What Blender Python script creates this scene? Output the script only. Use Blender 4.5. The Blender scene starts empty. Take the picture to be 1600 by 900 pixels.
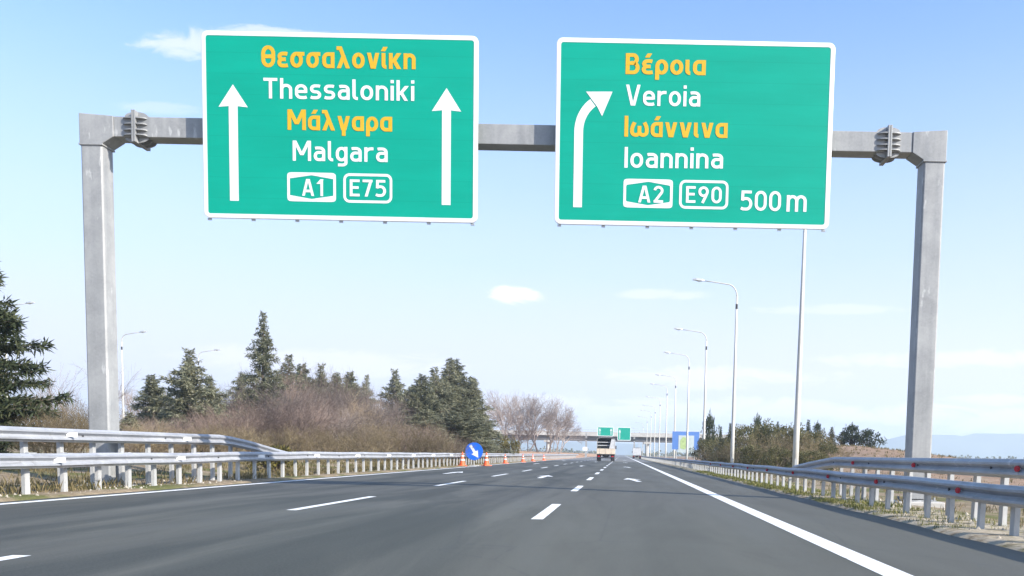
import bpy, math, random
from mathutils import Vector, Matrix
R = math.radians
sc = bpy.context.scene
col = sc.collection

# ------------------------------------------------------------------ camera
cam_d = bpy.data.cameras.new('camera')
cam = bpy.data.objects.new('camera', cam_d); col.objects.link(cam); sc.camera = cam
pitch, roll = R(-4.8), R(1.15)
r0, u0 = Vector((1, 0, 0)), Vector((0, math.sin(-pitch), math.cos(pitch)))
fwd = Vector((0, math.cos(pitch), math.sin(pitch)))
cr = math.cos(roll)*r0 + math.sin(roll)*u0
cu = -math.sin(roll)*r0 + math.cos(roll)*u0
cam.matrix_world = Matrix(((cr.x, cu.x, -fwd.x, 0), (cr.y, cu.y, -fwd.y, 0), (cr.z, cu.z, -fwd.z, 1.1), (0, 0, 0, 1)))
cam_d.sensor_width = 36; cam_d.lens = 36*1475/1600
cam_d.shift_x = (800-969.5)/1600; cam_d.shift_y = (834-450)/1600
cam_d.clip_start = 0.05; cam_d.clip_end = 20000

# ------------------------------------------------------------------ light
SUN_DIR = Vector((0.86, -0.50, 0.585)).normalized()          # towards the sun: right, behind, low
world = bpy.data.worlds.new('World'); sc.world = world; world.use_nodes = True
SKY_STRENGTH, SUN_STRENGTH, EXPOSURE = 0.10, 4.9, 0.80
sun_d = bpy.data.lights.new('sun', 'SUN'); sun_d.energy = SUN_STRENGTH; sun_d.angle = R(0.53); sun_d.color = (1, .93, .83)
sun = bpy.data.objects.new('sun', sun_d); col.objects.link(sun)
sun.rotation_euler = SUN_DIR.to_track_quat('Z', 'Y').to_euler(); sun.location = (30, -20, 60)
vs = sc.view_settings
vs.view_transform = 'Standard'; vs.look = 'None'; vs.gamma = 1; vs.use_curve_mapping = False; vs.exposure = EXPOSURE
sc.cycles.use_denoising = True
sc.cycles.max_bounces = 6; sc.cycles.volume_bounces = 1; sc.cycles.transparent_max_bounces = 8

class NT:
    """short node-tree writer"""
    def __init__(s, tree): s.t = tree; s.n = tree.nodes; s.l = tree.links
    def new(s, kind, **kw):
        n = s.n.new(kind)
        for k, v in kw.items(): setattr(n, k, v)
        return n
    def put(s, sock, v):
        if hasattr(v, 'is_linked') or hasattr(v, 'links'): s.l.new(v, sock)
        else: sock.default_value = v
    def math(s, op, a, b=0.0, c=None, clamp=False):
        n = s.new('ShaderNodeMath', operation=op, use_clamp=clamp)
        s.put(n.inputs[0], a); s.put(n.inputs[1], b)
        if c is not None: s.put(n.inputs[2], c)
        return n.outputs[0]
    def noise(s, vec, scale, detail=4, rough=.55, dist=0.0):
        n = s.new('ShaderNodeTexNoise')
        s.l.new(vec, n.inputs['Vector']); n.inputs['Scale'].default_value = scale
        n.inputs['Detail'].default_value = detail; n.inputs['Roughness'].default_value = rough
        n.inputs['Distortion'].default_value = dist
        return n.outputs['Fac']
    def mapv(s, vec, scale=(1, 1, 1), loc=(0, 0, 0)):
        n = s.new('ShaderNodeMapping'); s.l.new(vec, n.inputs[0])
        n.inputs['Scale'].default_value = scale; n.inputs['Location'].default_value = loc
        return n.outputs[0]
    def ramp(s, f, stops):
        n = s.new('ShaderNodeValToRGB'); s.l.new(f, n.inputs[0])
        e = n.color_ramp.elements
        while len(e) < len(stops): e.new(.5)
        for k, (p, c) in enumerate(stops):
            e[k].position = p; e[k].color = (*c, 1) if hasattr(c, '__len__') else (c, c, c, 1)
        return n.outputs[0]
    def mix(s, f, a, b, blend='MIX'):
        n = s.new('ShaderNodeMix', data_type='RGBA', blend_type=blend)
        s.put(n.inputs[0], f)
        s.put(n.inputs[6], a if not isinstance(a, tuple) else (*a, 1))
        s.put(n.inputs[7], b if not isinstance(b, tuple) else (*b, 1))
        return n.outputs[2]
    def smooth(s, v, lo, hi):
        n = s.new('ShaderNodeMapRange', interpolation_type='SMOOTHSTEP')
        s.put(n.inputs[0], v); n.inputs[1].default_value = lo; n.inputs[2].default_value = hi
        return n.outputs[0]

# sky with its clouds: real directions on the sky sphere
w = NT(world.node_tree)
bg = w.n['Background']; bg.inputs[1].default_value = SKY_STRENGTH
sky = w.new('ShaderNodeTexSky', sky_type='NISHITA', sun_disc=False)
sky.sun_elevation = math.asin(SUN_DIR.z); sky.sun_rotation = math.atan2(SUN_DIR.x, SUN_DIR.y)
sky.altitude = 0; sky.air_density = 1.0; sky.dust_density = 1.6; sky.ozone_density = 1.2
tc = w.new('ShaderNodeTexCoord'); sep = w.new('ShaderNodeSeparateXYZ'); w.l.new(tc.outputs['Generated'], sep.inputs[0])
az = w.math('ARCTAN2', sep.outputs[0], sep.outputs[1]); el = w.math('ARCSINE', sep.outputs[2])
cmb = w.new('ShaderNodeCombineXYZ'); w.l.new(az, cmb.inputs[0]); w.l.new(el, cmb.inputs[1])
wisp = w.noise(w.mapv(cmb.outputs[0], (16, 46, 1)), 1.0, 8, .66, .7)
def puff(a, e, sa, se, amp, slope=0.0):
    da = w.math('DIVIDE', w.math('SUBTRACT', az, a), sa)
    ev = w.math('SUBTRACT', w.math('SUBTRACT', el, e), w.math('MULTIPLY', w.math('SUBTRACT', az, a), slope))
    de = w.math('DIVIDE', ev, se)
    q = w.math('ADD', w.math('MULTIPLY', da, da), w.math('MULTIPLY', de, de))
    m = w.math('SUBTRACT', 1.0, q)
    m = w.math('ADD', m, w.math('MULTIPLY', w.math('SUBTRACT', wisp, .5), 3.4))
    return w.math('MULTIPLY', w.smooth(m, 0.0, 0.9), amp)
PUFFS = [(-0.405, .360, .066, .014, .5, .18), (-0.345, .376, .060, .007, .45, .05), (-0.111, .160, .034, .0105, .95, -.05),
         (-0.085, .042, .12, .022, .75, 0), (.05, .046, .10, .016, .8, 0), (.16, .050, .09, .014, .7, 0), (.29, .046, .10, .013, .85, 0), (.36, .060, .05, .007, .6, 0),
         (.42, .040, .12, .014, .8, 0), (.10, .082, .14, .013, .55, 0), (-.30, .085, .16, .016, .4, 0), (.33, .100, .13, .010, .45, 0), (.05, .165, .07, .006, .3, 0), (.22, .150, .10, .006, .25, 0), (-.45, .30, .05, .006, .2, .1)]
tot = None
for p in PUFFS:
    q = puff(*p); tot = q if tot is None else w.math('MAXIMUM', tot, q)
veil = w.math('MULTIPLY', w.smooth(el, .46, .03), .92)                        # thin high cloud, thicker low down
veil = w.math('MULTIPLY', veil, w.math('ADD', .8, w.math('MULTIPLY', w.noise(w.mapv(cmb.outputs[0], (3, 12, 1)), 1.0, 4), .4)))
tint = w.mix(1.0, sky.outputs[0], (1.16, 1.47, 1.86), 'MULTIPLY')
c1 = w.mix(veil, tint, (4.9, 5.3, 6.2))
c1 = w.mix(w.math('MULTIPLY', w.smooth(el, .20, .03), .8), c1, (5.9, 5.85, 6.9))
c2 = w.mix(tot, c1, (7.6, 7.3, 7.5))
w.l.new(c2, bg.inputs[0])

# ------------------------------------------------------------------ materials
MATS = {}
def mat(name, base=(.5, .5, .5), rough=.6, metal=0.0, var=0.0, vscale=2.0, spec=.5, fn=None, bump=0.0, bscale=30, stretch=(1, 1, 1)):
    m = bpy.data.materials.new(name); m.use_nodes = True
    t = NT(m.node_tree); b = t.n['Principled BSDF']
    b.inputs['Base Color'].default_value = (*base, 1); b.inputs['Roughness'].default_value = rough
    b.inputs['Metallic'].default_value = metal; b.inputs['Specular IOR Level'].default_value = spec
    pos = t.new('ShaderNodeNewGeometry').outputs['Position']
    obc = t.new('ShaderNodeTexCoord').outputs['Object']
    if var:
        f = t.noise(t.mapv(obc, stretch), vscale, 6, .6)
        lo = tuple(c*(1-var) for c in base); hi = tuple(min(1, c*(1+var)) for c in base)
        t.l.new(t.ramp(f, [(.3, lo), (.7, hi)]), b.inputs['Base Color'])
    if fn: fn(t, b, pos, obc)
    if bump:
        bn = t.new('ShaderNodeBump'); bn.inputs['Strength'].default_value = bump; bn.inputs['Distance'].default_value = .02
        t.l.new(t.noise(t.mapv(obc, stretch), bscale, 4), bn.inputs['Height']); t.l.new(bn.outputs[0], b.inputs['Normal'])
    MATS[name] = m
    return m

def f_asphalt(t, b, pos, obc):
    sp = t.new('ShaderNodeSeparateXYZ'); t.l.new(pos, sp.inputs[0])
    streak = t.noise(t.mapv(pos, (1.1, .02, 1)), 1.0, 5, .6)
    patch = t.noise(t.mapv(pos, (.5, .07, 1)), 1.0, 5, .6, .6)
    grit = t.noise(pos, 34, 5, .8)
    wobble = t.noise(t.mapv(pos, (.2, .3, 1)), 1.0, 3)
    c = t.ramp(streak, [(.36, (.037, .0365, .028)), (.62, (.088, .084, .064))])
    c = t.mix(t.math('MULTIPLY', t.smooth(patch, .44, .60), .85), c, (.028, .031, .026))
    # older greyer lane on the right, fresher bluish asphalt on the left
    lane = t.smooth(t.math('ADD', sp.outputs[0], t.math('MULTIPLY', wobble, .3)), -1.9, -1.2)
    c = t.mix(t.math('MULTIPLY', lane, .6), c, (.084, .081, .063))
    # wheel paths
    wp = t.math('SINE', t.math('MULTIPLY', t.math('ADD', sp.outputs[0], .55), 2*math.pi/2.1))
    c = t.mix(t.math('MULTIPLY', t.smooth(wp, .2, 1.0), .22), c, (.108, .106, .088))
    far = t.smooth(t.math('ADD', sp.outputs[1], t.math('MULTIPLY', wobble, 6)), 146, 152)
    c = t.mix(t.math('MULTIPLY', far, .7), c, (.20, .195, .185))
    # thin cracks and sealed joints
    v = t.new('ShaderNodeTexVoronoi', feature='DISTANCE_TO_EDGE'); t.l.new(t.mapv(pos, (.16, .09, 1)), v.inputs['Vector'])
    v.inputs['Scale'].default_value = 1.6
    vd = t.math('ADD', v.outputs['Distance'], t.math('MULTIPLY', t.noise(pos, 3, 4), .02))
    c = t.mix(t.math('MULTIPLY', t.smooth(vd, .0155, .0105), .28), c, (.03, .03, .032))
    c = t.mix(t.math('MULTIPLY', t.math('SUBTRACT', grit, .42), 1.3, clamp=True), c, (.15, .147, .126), 'MIX')
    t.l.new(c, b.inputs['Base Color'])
    t.l.new(t.ramp(patch, [(.3, .62), (.7, .82)]), b.inputs['Roughness'])
    bn = t.new('ShaderNodeBump'); bn.inputs['Strength'].default_value = .35; bn.inputs['Distance'].default_value = .006
    t.l.new(grit, bn.inputs['Height']); t.l.new(bn.outputs[0], b.inputs['Normal'])
mat('asphalt', fn=f_asphalt, spec=.35)

def f_paint(t, b, pos, obc):
    f = t.noise(t.mapv(pos, (1, .35, 1)), 9, 6, .7)
    c = t.ramp(f, [(.30, (.30, .30, .30)), (.42, (.68, .68, .66)), (.7, (.80, .80, .78))])
    t.l.new(c, b.inputs['Base Color'])
mat('road_paint', fn=f_paint, rough=.65, spec=.3)

def f_ground(t, b, pos, obc):
    sp = t.new('ShaderNodeSeparateXYZ'); t.l.new(pos, sp.inputs[0]); X, Y = sp.outputs[0], sp.outputs[1]
    n1 = t.noise(pos, .35, 6, .62); n2 = t.noise(pos, 2.6, 6, .65); n3 = t.noise(pos, .06, 4)
    c = t.ramp(n2, [(.25, (.15, .11, .07)), (.5, (.27, .21, .14)), (.75, (.38, .31, .22))])
    c = t.mix(t.smooth(n1, .45, .62), c, (.12, .125, .045))
    c = t.mix(t.math('MULTIPLY', t.smooth(n3, .5, .62), .6), c, (.20, .15, .085))
    red = t.math('MULTIPLY', t.smooth(X, 11, 17), t.smooth(n1, .3, .5))
    c = t.mix(t.math('MULTIPLY', red, .75), c, t.ramp(n2, [(.3, (.20, .125, .085)), (.5, (.33, .21, .15)), (.7, (.42, .30, .22))]))
    redl = t.math('MULTIPLY', t.smooth(Y, 110, 150), t.smooth(X, -8, -10.8))
    c = t.mix(t.math('MULTIPLY', redl, .8), c, (.42, .25, .16))
    # sandy gravel strip under the right guardrail
    gs = t.math('MULTIPLY', t.smooth(X, 4.6, 5.2), t.smooth(X, 7.6, 6.2))
    c = t.mix(t.math('MULTIPLY', gs, t.smooth(n2, .35, .55)), c, (.44, .38, .29))
    c = t.mix(t.math('MULTIPLY', t.math('MULTIPLY', gs, t.smooth(n1, .5, .62)), t.smooth(Y, 15, 22)), c, (.17, .17, .06))
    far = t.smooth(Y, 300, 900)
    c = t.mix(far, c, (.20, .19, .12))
    t.l.new(c, b.inputs['Base Color'])
    bn = t.new('ShaderNodeBump'); bn.inputs['Strength'].default_value = .7; bn.inputs['Distance'].default_value = .08
    t.l.new(t.noise(pos, 9, 6, .7), bn.inputs['Height']); t.l.new(bn.outputs[0], b.inputs['Normal'])
mat('soil', fn=f_ground, rough=.95, spec=.1)

def f_galv(lo, hi, streaks, grime=False):
    def f(t, b, pos, obc):
        a = t.noise(obc, 1.3, 6, .65, .4); s2 = t.noise(t.mapv(obc, streaks), 1.0, 5, .6)
        v = t.new('ShaderNodeTexVoronoi'); t.l.new(obc, v.inputs['Vector']); v.inputs['Scale'].default_value = 26
        m = t.math('ADD', t.math('MULTIPLY', a, .6), t.math('MULTIPLY', s2, .4))
        c = t.ramp(m, [(.36, lo), (.50, tuple((x+y)/2 for x, y in zip(lo, hi))), (.63, hi)])
        sp2 = t.new('ShaderNodeSeparateColor'); t.l.new(v.outputs['Color'], sp2.inputs[0])
        c = t.mix(t.math('MULTIPLY', sp2.outputs[0], .05), c, (.75, .76, .78))
        blot = t.noise(t.mapv(obc, (1.6, 1.6, .5)), 2.6, 5, .65)
        c = t.mix(t.math('MULTIPLY', t.smooth(blot, .60, .70), .5), c, (.62, .62, .60))
        if grime:
            gm = t.noise(t.mapv(obc, (2, .8, 14)), 1.0, 6, .7); gf = t.noise(obc, .5, 4)
            c = t.mix(t.math('MULTIPLY', t.smooth(t.math('ADD', t.math('MULTIPLY', gm, .6), t.math('MULTIPLY', gf, .4)), .50, .66), .55), c, (.13, .125, .115))
        t.l.new(c, b.inputs['Base Color'])
        t.l.new(t.ramp(s2, [(.3, .42), (.7, .62)]), b.inputs['Roughness'])
    return f
mat('galvanised', fn=f_galv((.225, .23, .23), (.35, .352, .345), (5, 5, .25)), metal=.08, spec=.4)
mat('rail_steel', fn=f_galv((.26, .27, .295), (.39, .40, .42), (3, .25, 9), True), metal=.10, spec=.35)
mat('post_steel', base=(.42, .42, .41), rough=.6, metal=.1, var=.14, vscale=7, stretch=(1, 1, .4))
mat('dark_steel', base=(.05, .05, .055), rough=.6, metal=.4, var=.2)
mat('lamp_paint', base=(.54, .52, .47), rough=.5, var=.08, vscale=1.2)
mat('lamp_head', base=(.42, .43, .43), rough=.45, var=.1)
mat('lamp_glass', base=(.75, .77, .78), rough=.2, var=.05)

def f_green(t, b, pos, obc):
    f = t.noise(t.mapv(obc, (.35, 1, 2.4)), 1.0, 5, .6); g = t.noise(obc, 1.1, 4)
    c = t.ramp(f, [(.32, (.0, .290, .200)), (.7, (.0, .325, .226))])
    c = t.mix(t.math('MULTIPLY', t.smooth(g, .58, .75), .10), c, (.01, .37, .275))
    sz = t.new('ShaderNodeSeparateXYZ'); t.l.new(obc, sz.inputs[0])
    seam = t.math('ABSOLUTE', t.math('SUBTRACT', t.math('FRACT', t.math('MULTIPLY', sz.outputs[2], 2.05)), .5))
    c = t.mix(t.math('MULTIPLY', t.smooth(seam, .47, .495), .16), c, (.0, .16, .11))
    t.l.new(c, b.inputs['Base Color'])
mat('sign_green', fn=f_green, rough=.5, spec=.2)
mat('sign_white', base=(.70, .70, .70), rough=.45, var=.05, vscale=2.5)
mat('sign_yellow', base=(.62, .36, .010), rough=.45, var=.08, vscale=2.5)
mat('sign_back', base=(.4, .41, .42), rough=.5, metal=.5, var=.1)
mat('sign_blue', base=(.006, .12, .62), rough=.4, var=.08)
mat('board_blue', base=(.10, .21, .50), rough=.4, var=.08)
mat('map_green', base=(.36, .46, .20), rough=.5, var=.2, vscale=3)
mat('map_pale', base=(.44, .50, .50), rough=.5, var=.08, vscale=3)
mat('red_reflector', base=(.42, .012, .03), rough=.25, var=.1, vscale=20)
mat('cone_orange', base=(.80, .12, .03), rough=.5, var=.12, vscale=9)
mat('rubber', base=(.02, .02, .021), rough=.85, var=.2, vscale=9)
mat('concrete', base=(.42, .405, .375), rough=.85, var=.14, vscale=.5, bump=.2)
mat('concrete_dark', base=(.12, .12, .12), rough=.85, var=.14, vscale=.4, bump=.2)
mat('cream_paint', base=(.60, .50, .38), rough=.5, var=.12, vscale=2)
mat('tarp_dark', base=(.05, .055, .05), rough=.8, var=.3, vscale=2)
mat('tarp_grey', base=(.50, .50, .50), rough=.75, var=.15, vscale=1.5)
mat('vehicle_white', base=(.75, .75, .74), rough=.4, var=.05)
mat('tail_red', base=(.45, .01, .01), rough=.25, var=.1)
mat('cargo', base=(.30, .27, .23), rough=.8, var=.3, vscale=3)

def leafmat(name, stops, rough=.7, transl=.25):
    m = bpy.data.materials.new(name); m.use_nodes = True
    t = NT(m.node_tree); b = t.n['Principled BSDF']; g = t.new('ShaderNodeNewGeometry')
    obc = t.new('ShaderNodeTexCoord').outputs['Object']; oi = t.new('ShaderNodeObjectInfo')
    f = t.math('ADD', t.math('MULTIPLY', g.outputs['Random Per Island'], .55), t.math('MULTIPLY', t.noise(obc, .9, 4), .6))
    f = t.math('ADD', f, t.math('MULTIPLY', t.math('SUBTRACT', oi.outputs['Random'], .5), .22))
    t.l.new(t.ramp(f, stops), b.inputs['Base Color'])
    b.inputs['Roughness'].default_value = rough; b.inputs['Specular IOR Level'].default_value = .2
    if transl:
        tr = t.new('ShaderNodeBsdfTranslucent'); t.l.new(t.ramp(f, stops), tr.inputs[0])
        mx = t.new('ShaderNodeMixShader'); mx.inputs[0].default_value = transl
        t.l.new(b.outputs[0], mx.inputs[1]); t.l.new(tr.outputs[0], mx.inputs[2])
        t.l.new(mx.outputs[0], t.n['Material Output'].inputs[0])
    MATS[name] = m
leafmat('needles', [(.22, (.070, .080, .048)), (.5, (.185, .190, .118)), (.85, (.36, .345, .235))], .7, .4)
leafmat('needles_dark', [(.25, (.020, .032, .018)), (.55, (.045, .060, .030)), (.85, (.09, .10, .05))])
leafmat('leaves_olive', [(.25, (.050, .058, .022)), (.5, (.12, .118, .05)), (.85, (.21, .185, .095))], .7, .35)
leafmat('leaves_yellow', [(.25, (.06, .055, .015)), (.55, (.14, .12, .03)), (.85, (.20, .16, .05))])
leafmat('twigs_brown', [(.25, (.085, .062, .052)), (.55, (.165, .120, .100)), (.85, (.25, .19, .158))], .9, .0)
leafmat('twigs_pale', [(.25, (.17, .14, .125)), (.55, (.27, .225, .20)), (.85, (.37, .315, .285))], .9, .0)
leafmat('twigs_grey', [(.25, (.09, .073, .066)), (.55, (.17, .138, .124)), (.85, (.26, .215, .19))], .9, .0)
leafmat('twigs_tan', [(.25, (.11, .08, .05)), (.55, (.22, .165, .11)), (.85, (.32, .25, .17))], .9, .0)
leafmat('twigs_olive', [(.25, (.085, .068, .04)), (.55, (.165, .13, .078)), (.85, (.26, .205, .125))], .9, .0)
leafmat('dry_grass', [(.25, (.08, .075, .03)), (.5, (.16, .13, .06)), (.85, (.28, .22, .12))], .9, .25)
leafmat('green_grass', [(.25, (.05, .07, .018)), (.55, (.12, .14, .035)), (.85, (.28, .25, .10))], .9, .25)
mat('bark', base=(.13, .10, .08), rough=.9, var=.35, vscale=6)
mat('bark_pale', base=(.26, .21, .185), rough=.9, var=.3, vscale=4)
mat('hill_slope', base=(.13, .15, .13), rough=.95, var=.3, vscale=.004)
mat('stone', base=(.36, .32, .26), rough=.9, var=.3, vscale=3)

# ------------------------------------------------------------------ helpers
class MB:
    def __init__(s): s.v = []; s.f = []
    def add(s, v, f):
        o = len(s.v); s.v += [tuple(p) for p in v]; s.f += [tuple(i+o for i in q) for q in f]
    def box(s, a, b):
        (x0, y0, z0), (x1, y1, z1) = a, b
        s.add([(x0, y0, z0), (x1, y0, z0), (x1, y1, z0), (x0, y1, z0), (x0, y0, z1), (x1, y0, z1), (x1, y1, z1), (x0, y1, z1)],
              [(0, 3, 2, 1), (4, 5, 6, 7), (0, 1, 5, 4), (1, 2, 6, 5), (2, 3, 7, 6), (3, 0, 4, 7)])
    def prism(s, poly, axis, lo, hi):
        n = len(poly)
        P = {'x': lambda q, h: (h, q[0], q[1]), 'y': lambda q, h: (q[0], h, q[1]), 'z': lambda q, h: (q[0], q[1], h)}[axis]
        s.add([P(q, lo) for q in poly] + [P(q, hi) for q in poly],
              [tuple(range(n))[::-1], tuple(range(n, 2*n))] + [(i, (i+1) % n, n+(i+1) % n, n+i) for i in range(n)])
    def tube(s, pts, radii, n=8, cap=True):
        pts = [Vector(p) for p in pts]
        if not hasattr(radii, '__len__'): radii = [radii]*len(pts)
        rings = []; 
        for i, p in enumerate(pts):
            d = (pts[min(i+1, len(pts)-1)] - pts[max(i-1, 0)]).normalized()
            a = d.cross(Vector((0, 1, 0)) if abs(d.y) < .9 else Vector((1, 0, 0))).normalized(); b = d.cross(a)
            rings.append([p + radii[i]*(math.cos(2*math.pi*k/n)*a + math.sin(2*math.pi*k/n)*b) for k in range(n)])
        o = [q for r in rings for q in r]; f = []
        for i in range(len(pts)-1):
            for k in range(n): f.append((i*n+k, i*n+(k+1) % n, (i+1)*n+(k+1) % n, (i+1)*n+k))
        if cap: f += [tuple(range(n))[::-1], tuple(range((len(pts)-1)*n, len(pts)*n))]
        s.add(o, f)
    def twig(s, p, q, r0, r1):
        p, q = Vector(p), Vector(q); d = q-p
        if d.length < 1e-4: return
        d.normalize()
        a = d.cross(Vector((.3, .9, .2))).normalized(); b = d.cross(a)
        t3 = [(math.cos(k*2.0944), math.sin(k*2.0944)) for k in range(3)]
        s.add([p + r0*(c*a+e*b) for c, e in t3] + [q + r1*(c*a+e*b) for c, e in t3],
              [(0, 1, 4, 3), (1, 2, 5, 4), (2, 0, 3, 5)])
    def loft(s, secs, closed=False, cap=False):
        n = len(secs[0]); f = []
        for i in range(len(secs)-1):
            for k in range(n if closed else n-1): f.append((i*n+k, i*n+(k+1) % n, (i+1)*n+(k+1) % n, (i+1)*n+k))
        if cap: f += [tuple(range(n))[::-1], tuple(range((len(secs)-1)*n, len(secs)*n))]
        s.add([p for q in secs for p in q], f)
    def build(s, name, m, parent=None, smooth=False, loc=None, bevel=0):
        me = bpy.data.meshes.new(name); me.from_pydata(s.v, [], s.f); me.update()
        if smooth:
            me.polygons.foreach_set('use_smooth', [True]*len(me.polygons))
        me.materials.append(MATS[m])
        o = bpy.data.objects.new(name, me); col.objects.link(o)
        if parent: o.parent = parent
        if loc: o.location = loc
        if bevel:
            bv = o.modifiers.new('bevel', 'BEVEL'); bv.width = bevel; bv.segments = 2; bv.limit_method = 'ANGLE'
        return o
def tag(o, label=None, cat=None, group=None, kind=None):
    if label: o['label'] = label
    if cat: o['category'] = cat
    if group: o['group'] = group
    if kind: o['kind'] = kind
    return o
def empty(name, loc=(0, 0, 0), rz=0.0, label=None, cat=None, group=None):
    o = bpy.data.objects.new(name, None); col.objects.link(o); o.location = loc; o.rotation_euler = (0, 0, rz)
    o.empty_display_size = .2
    return tag(o, label, cat, group)
def kids(o): return [c for c in KID.get(o.name, [])]
def dup(o, loc=None, rz=None, scale=None, label=None, group=None, parent=None):
    c = o.copy(); col.objects.link(c)
    if parent: c.parent = parent
    if loc is not None: c.location = loc
    if rz is not None: c.rotation_euler = (0, 0, rz)
    if scale is not None: c.scale = scale
    if label: c['label'] = label
    if group: c['group'] = group
    for ch in list(o.children): dup(ch, parent=c)
    return c
def sstep(a, b, x):
    t = max(0, min(1, (x-a)/(b-a))); return t*t*(3-2*t)

# ------------------------------------------------------------------ ground
def hz(x, y):
    if -11.35 < x < 4.95: return -.05
    n = .05*math.sin(x*.9+y*.31) + .04*math.sin(y*.77-x*.4)
    if x <= -11.35:
        z = .045*sstep(-11.35, -11.6, x) - .05*(1-sstep(-11.35, -11.6, x))
        z += sstep(-13.5, -19, x)*(.35 + n*2) + sstep(60, 220, y)*sstep(-11.5, -16, x)*.9
    else:
        z = .03*sstep(4.95, 5.2, x) - .05*(1-sstep(4.95, 5.2, x))
        z += sstep(6.3, 9, x)*(-.22+n)*(1-sstep(25, 60, y))
        z += 2.4*math.exp(-((x-24)/9.5)**2 - ((y-108)/42)**2) + sstep(14, 40, x)*sstep(60, 120, y)*.55
    return z
XS = [-4500, -2500, -1400, -800, -450, -260, -170, -120, -90, -70, -58, -50, -44, -38, -33, -29, -26, -23.5, -21.5, -20, -18.5, -17, -15.8, -14.6, -13.5,
      -12.6, -12, -11.75, -11.6, -11.5, -11.42, -11.35, -11.2, -8, -4, 0, 4, 4.8, 4.95, 5.03, 5.1, 5.2, 5.6, 6.3, 7, 7.8, 8.6, 9.5, 11, 12.5, 14, 16, 18, 20, 22.5, 25, 28, 31, 35, 40, 46, 54, 64, 80, 110, 160, 260, 450, 800, 1400, 2500, 4500]
YSS = [-60, -30, -10, 0] + [2*i for i in range(1, 26)] + [50+4*i for i in range(1, 26)] + [160, 175, 190, 210, 235, 260, 300, 350, 420, 520, 700, 1000, 1500, 2200, 3200, 4500]
g = MB()
g.loft([[(x, y, hz(x, y)) for x in XS] for y in YSS])
gr = g.build('ground', 'soil', smooth=True); tag(gr, kind='structure')
rd = MB()
ys = [-40, 0, 10, 20, 30, 45, 60, 80, 110, 150, 200, 280, 400, 700, 1200, 2200]
random.seed(4)
edge = lambda y: 4.98 + .05*math.sin(y*.8)+.03*math.sin(y*2.1)
ys2 = [y*.5 for y in range(-20, 120)] + ys[7:]
rd.loft([[(-11.45 - .03*math.sin(y*1.3), y, 0), (-6, y, 0), (0, y, 0), (edge(y), y, 0)] for y in ys2])
rd.loft([[(edge(y), y, 0), (edge(y)+.03, y, -.12)] for y in ys2])
rd.loft([[(-11.45 - .03*math.sin(y*1.3), y, 0), (-11.47 - .03*math.sin(y*1.3), y, -.12)] for y in ys2])
tag(rd.build('road', 'asphalt'), kind='structure')

mk = MB()
def stripe(x0, x1, y0, y1, n=1, z=.004):
    for i in range(n):
        a, b = y0+(y1-y0)*i/n, y0+(y1-y0)*(i+1)/n
        mk.add([(x0, a, z), (x1, a, z), (x1, b, z), (x0, b, z)], [(0, 1, 2, 3)])
stripe(2.50, 2.80, -5, 900, 30)
stripe(-11.12, -10.88, -5, 60, 10)
for k in range(0, 40):
    y = 18+12*k; stripe(-1.49, -1.29, y-2.4, y+2.4)
    y = 6.4+13*k; stripe(-5.92, -5.74, y-2.75, y+2.75)
stripe(-11.12, -10.88, 60, 900, 20)
tag(mk.build('lane_lines', 'road_paint'), kind='structure')
am = MB()
def arrow_mark(x, y, lean=0.0):
    q = [(-.11, -2.7), (.11, -2.7), (.11, .5), (.40, .3), (0, 2.7), (-.40, .3), (-.11, .5)]
    am.add([(x+a+lean*b, y+b, .004) for a, b in q], [tuple(range(7))])
for y in (44, 85, 131, 178): arrow_mark(-3.6, y); arrow_mark(.50, y-2.5, -.085)
for y in (48.5, 95, 140): arrow_mark(-8.6, y)
tag(am.build('lane_arrows', 'road_paint'), kind='structure')

# distant hills
random.seed(11)
def ridge(x0, x1, y, prof, depth, name):
    m = MB(); n = 60; rows = []
    for j in range(6):
        f = j/5; row = []
        for i in range(n+1):
            x = x0+(x1-x0)*i/n
            h = prof(i/n)*(math.sin(math.pi*min(1, .5*f*2)/1) if j < 5 else 0)
            h = prof(i/n)*math.sin(math.pi*f)*(1+.08*math.sin(x*.011+j)+.05*math.sin(x*.027+2*j))
            row.append((x, y+depth*f, h-2))
        rows.append(row)
    m.loft(rows)
    return tag(m.build(name, 'hill_slope', smooth=True), kind='structure')
ridge(500, 4300, 3500, lambda t: (112*sstep(.09, .19, t))*(1-.2*sstep(.5, .9, t))*(1+.05*math.sin(t*21)+.03*math.sin(t*57))+8, 700, 'hills')
ridge(-1800, 900, 3700, lambda t: (52*sstep(0, .3, t)*(1-sstep(.8, 1, t)))*(1+.15*math.sin(t*17))+6, 600, 'hills')

# air
hb = MB(); hb.box((-4600, -200, -1.2), (4600, 4650, 160))
haze = hb.build('haze', 'stone'); tag(haze, kind='stuff')
hm = bpy.data.materials.new('haze_air'); hm.use_nodes = True
ht = NT(hm.node_tree); ht.n.remove(ht.n['Principled BSDF'])
pv = ht.new('ShaderNodeVolumePrincipled'); pv.inputs['Color'].default_value = (.74, .87, 1, 1); pv.inputs['Density'].default_value = .00032
pv.inputs['Anisotropy'].default_value = .2
ht.l.new(pv.outputs[0], ht.n['Material Output'].inputs['Volume'])
haze.data.materials.clear(); haze.data.materials.append(hm)

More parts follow.
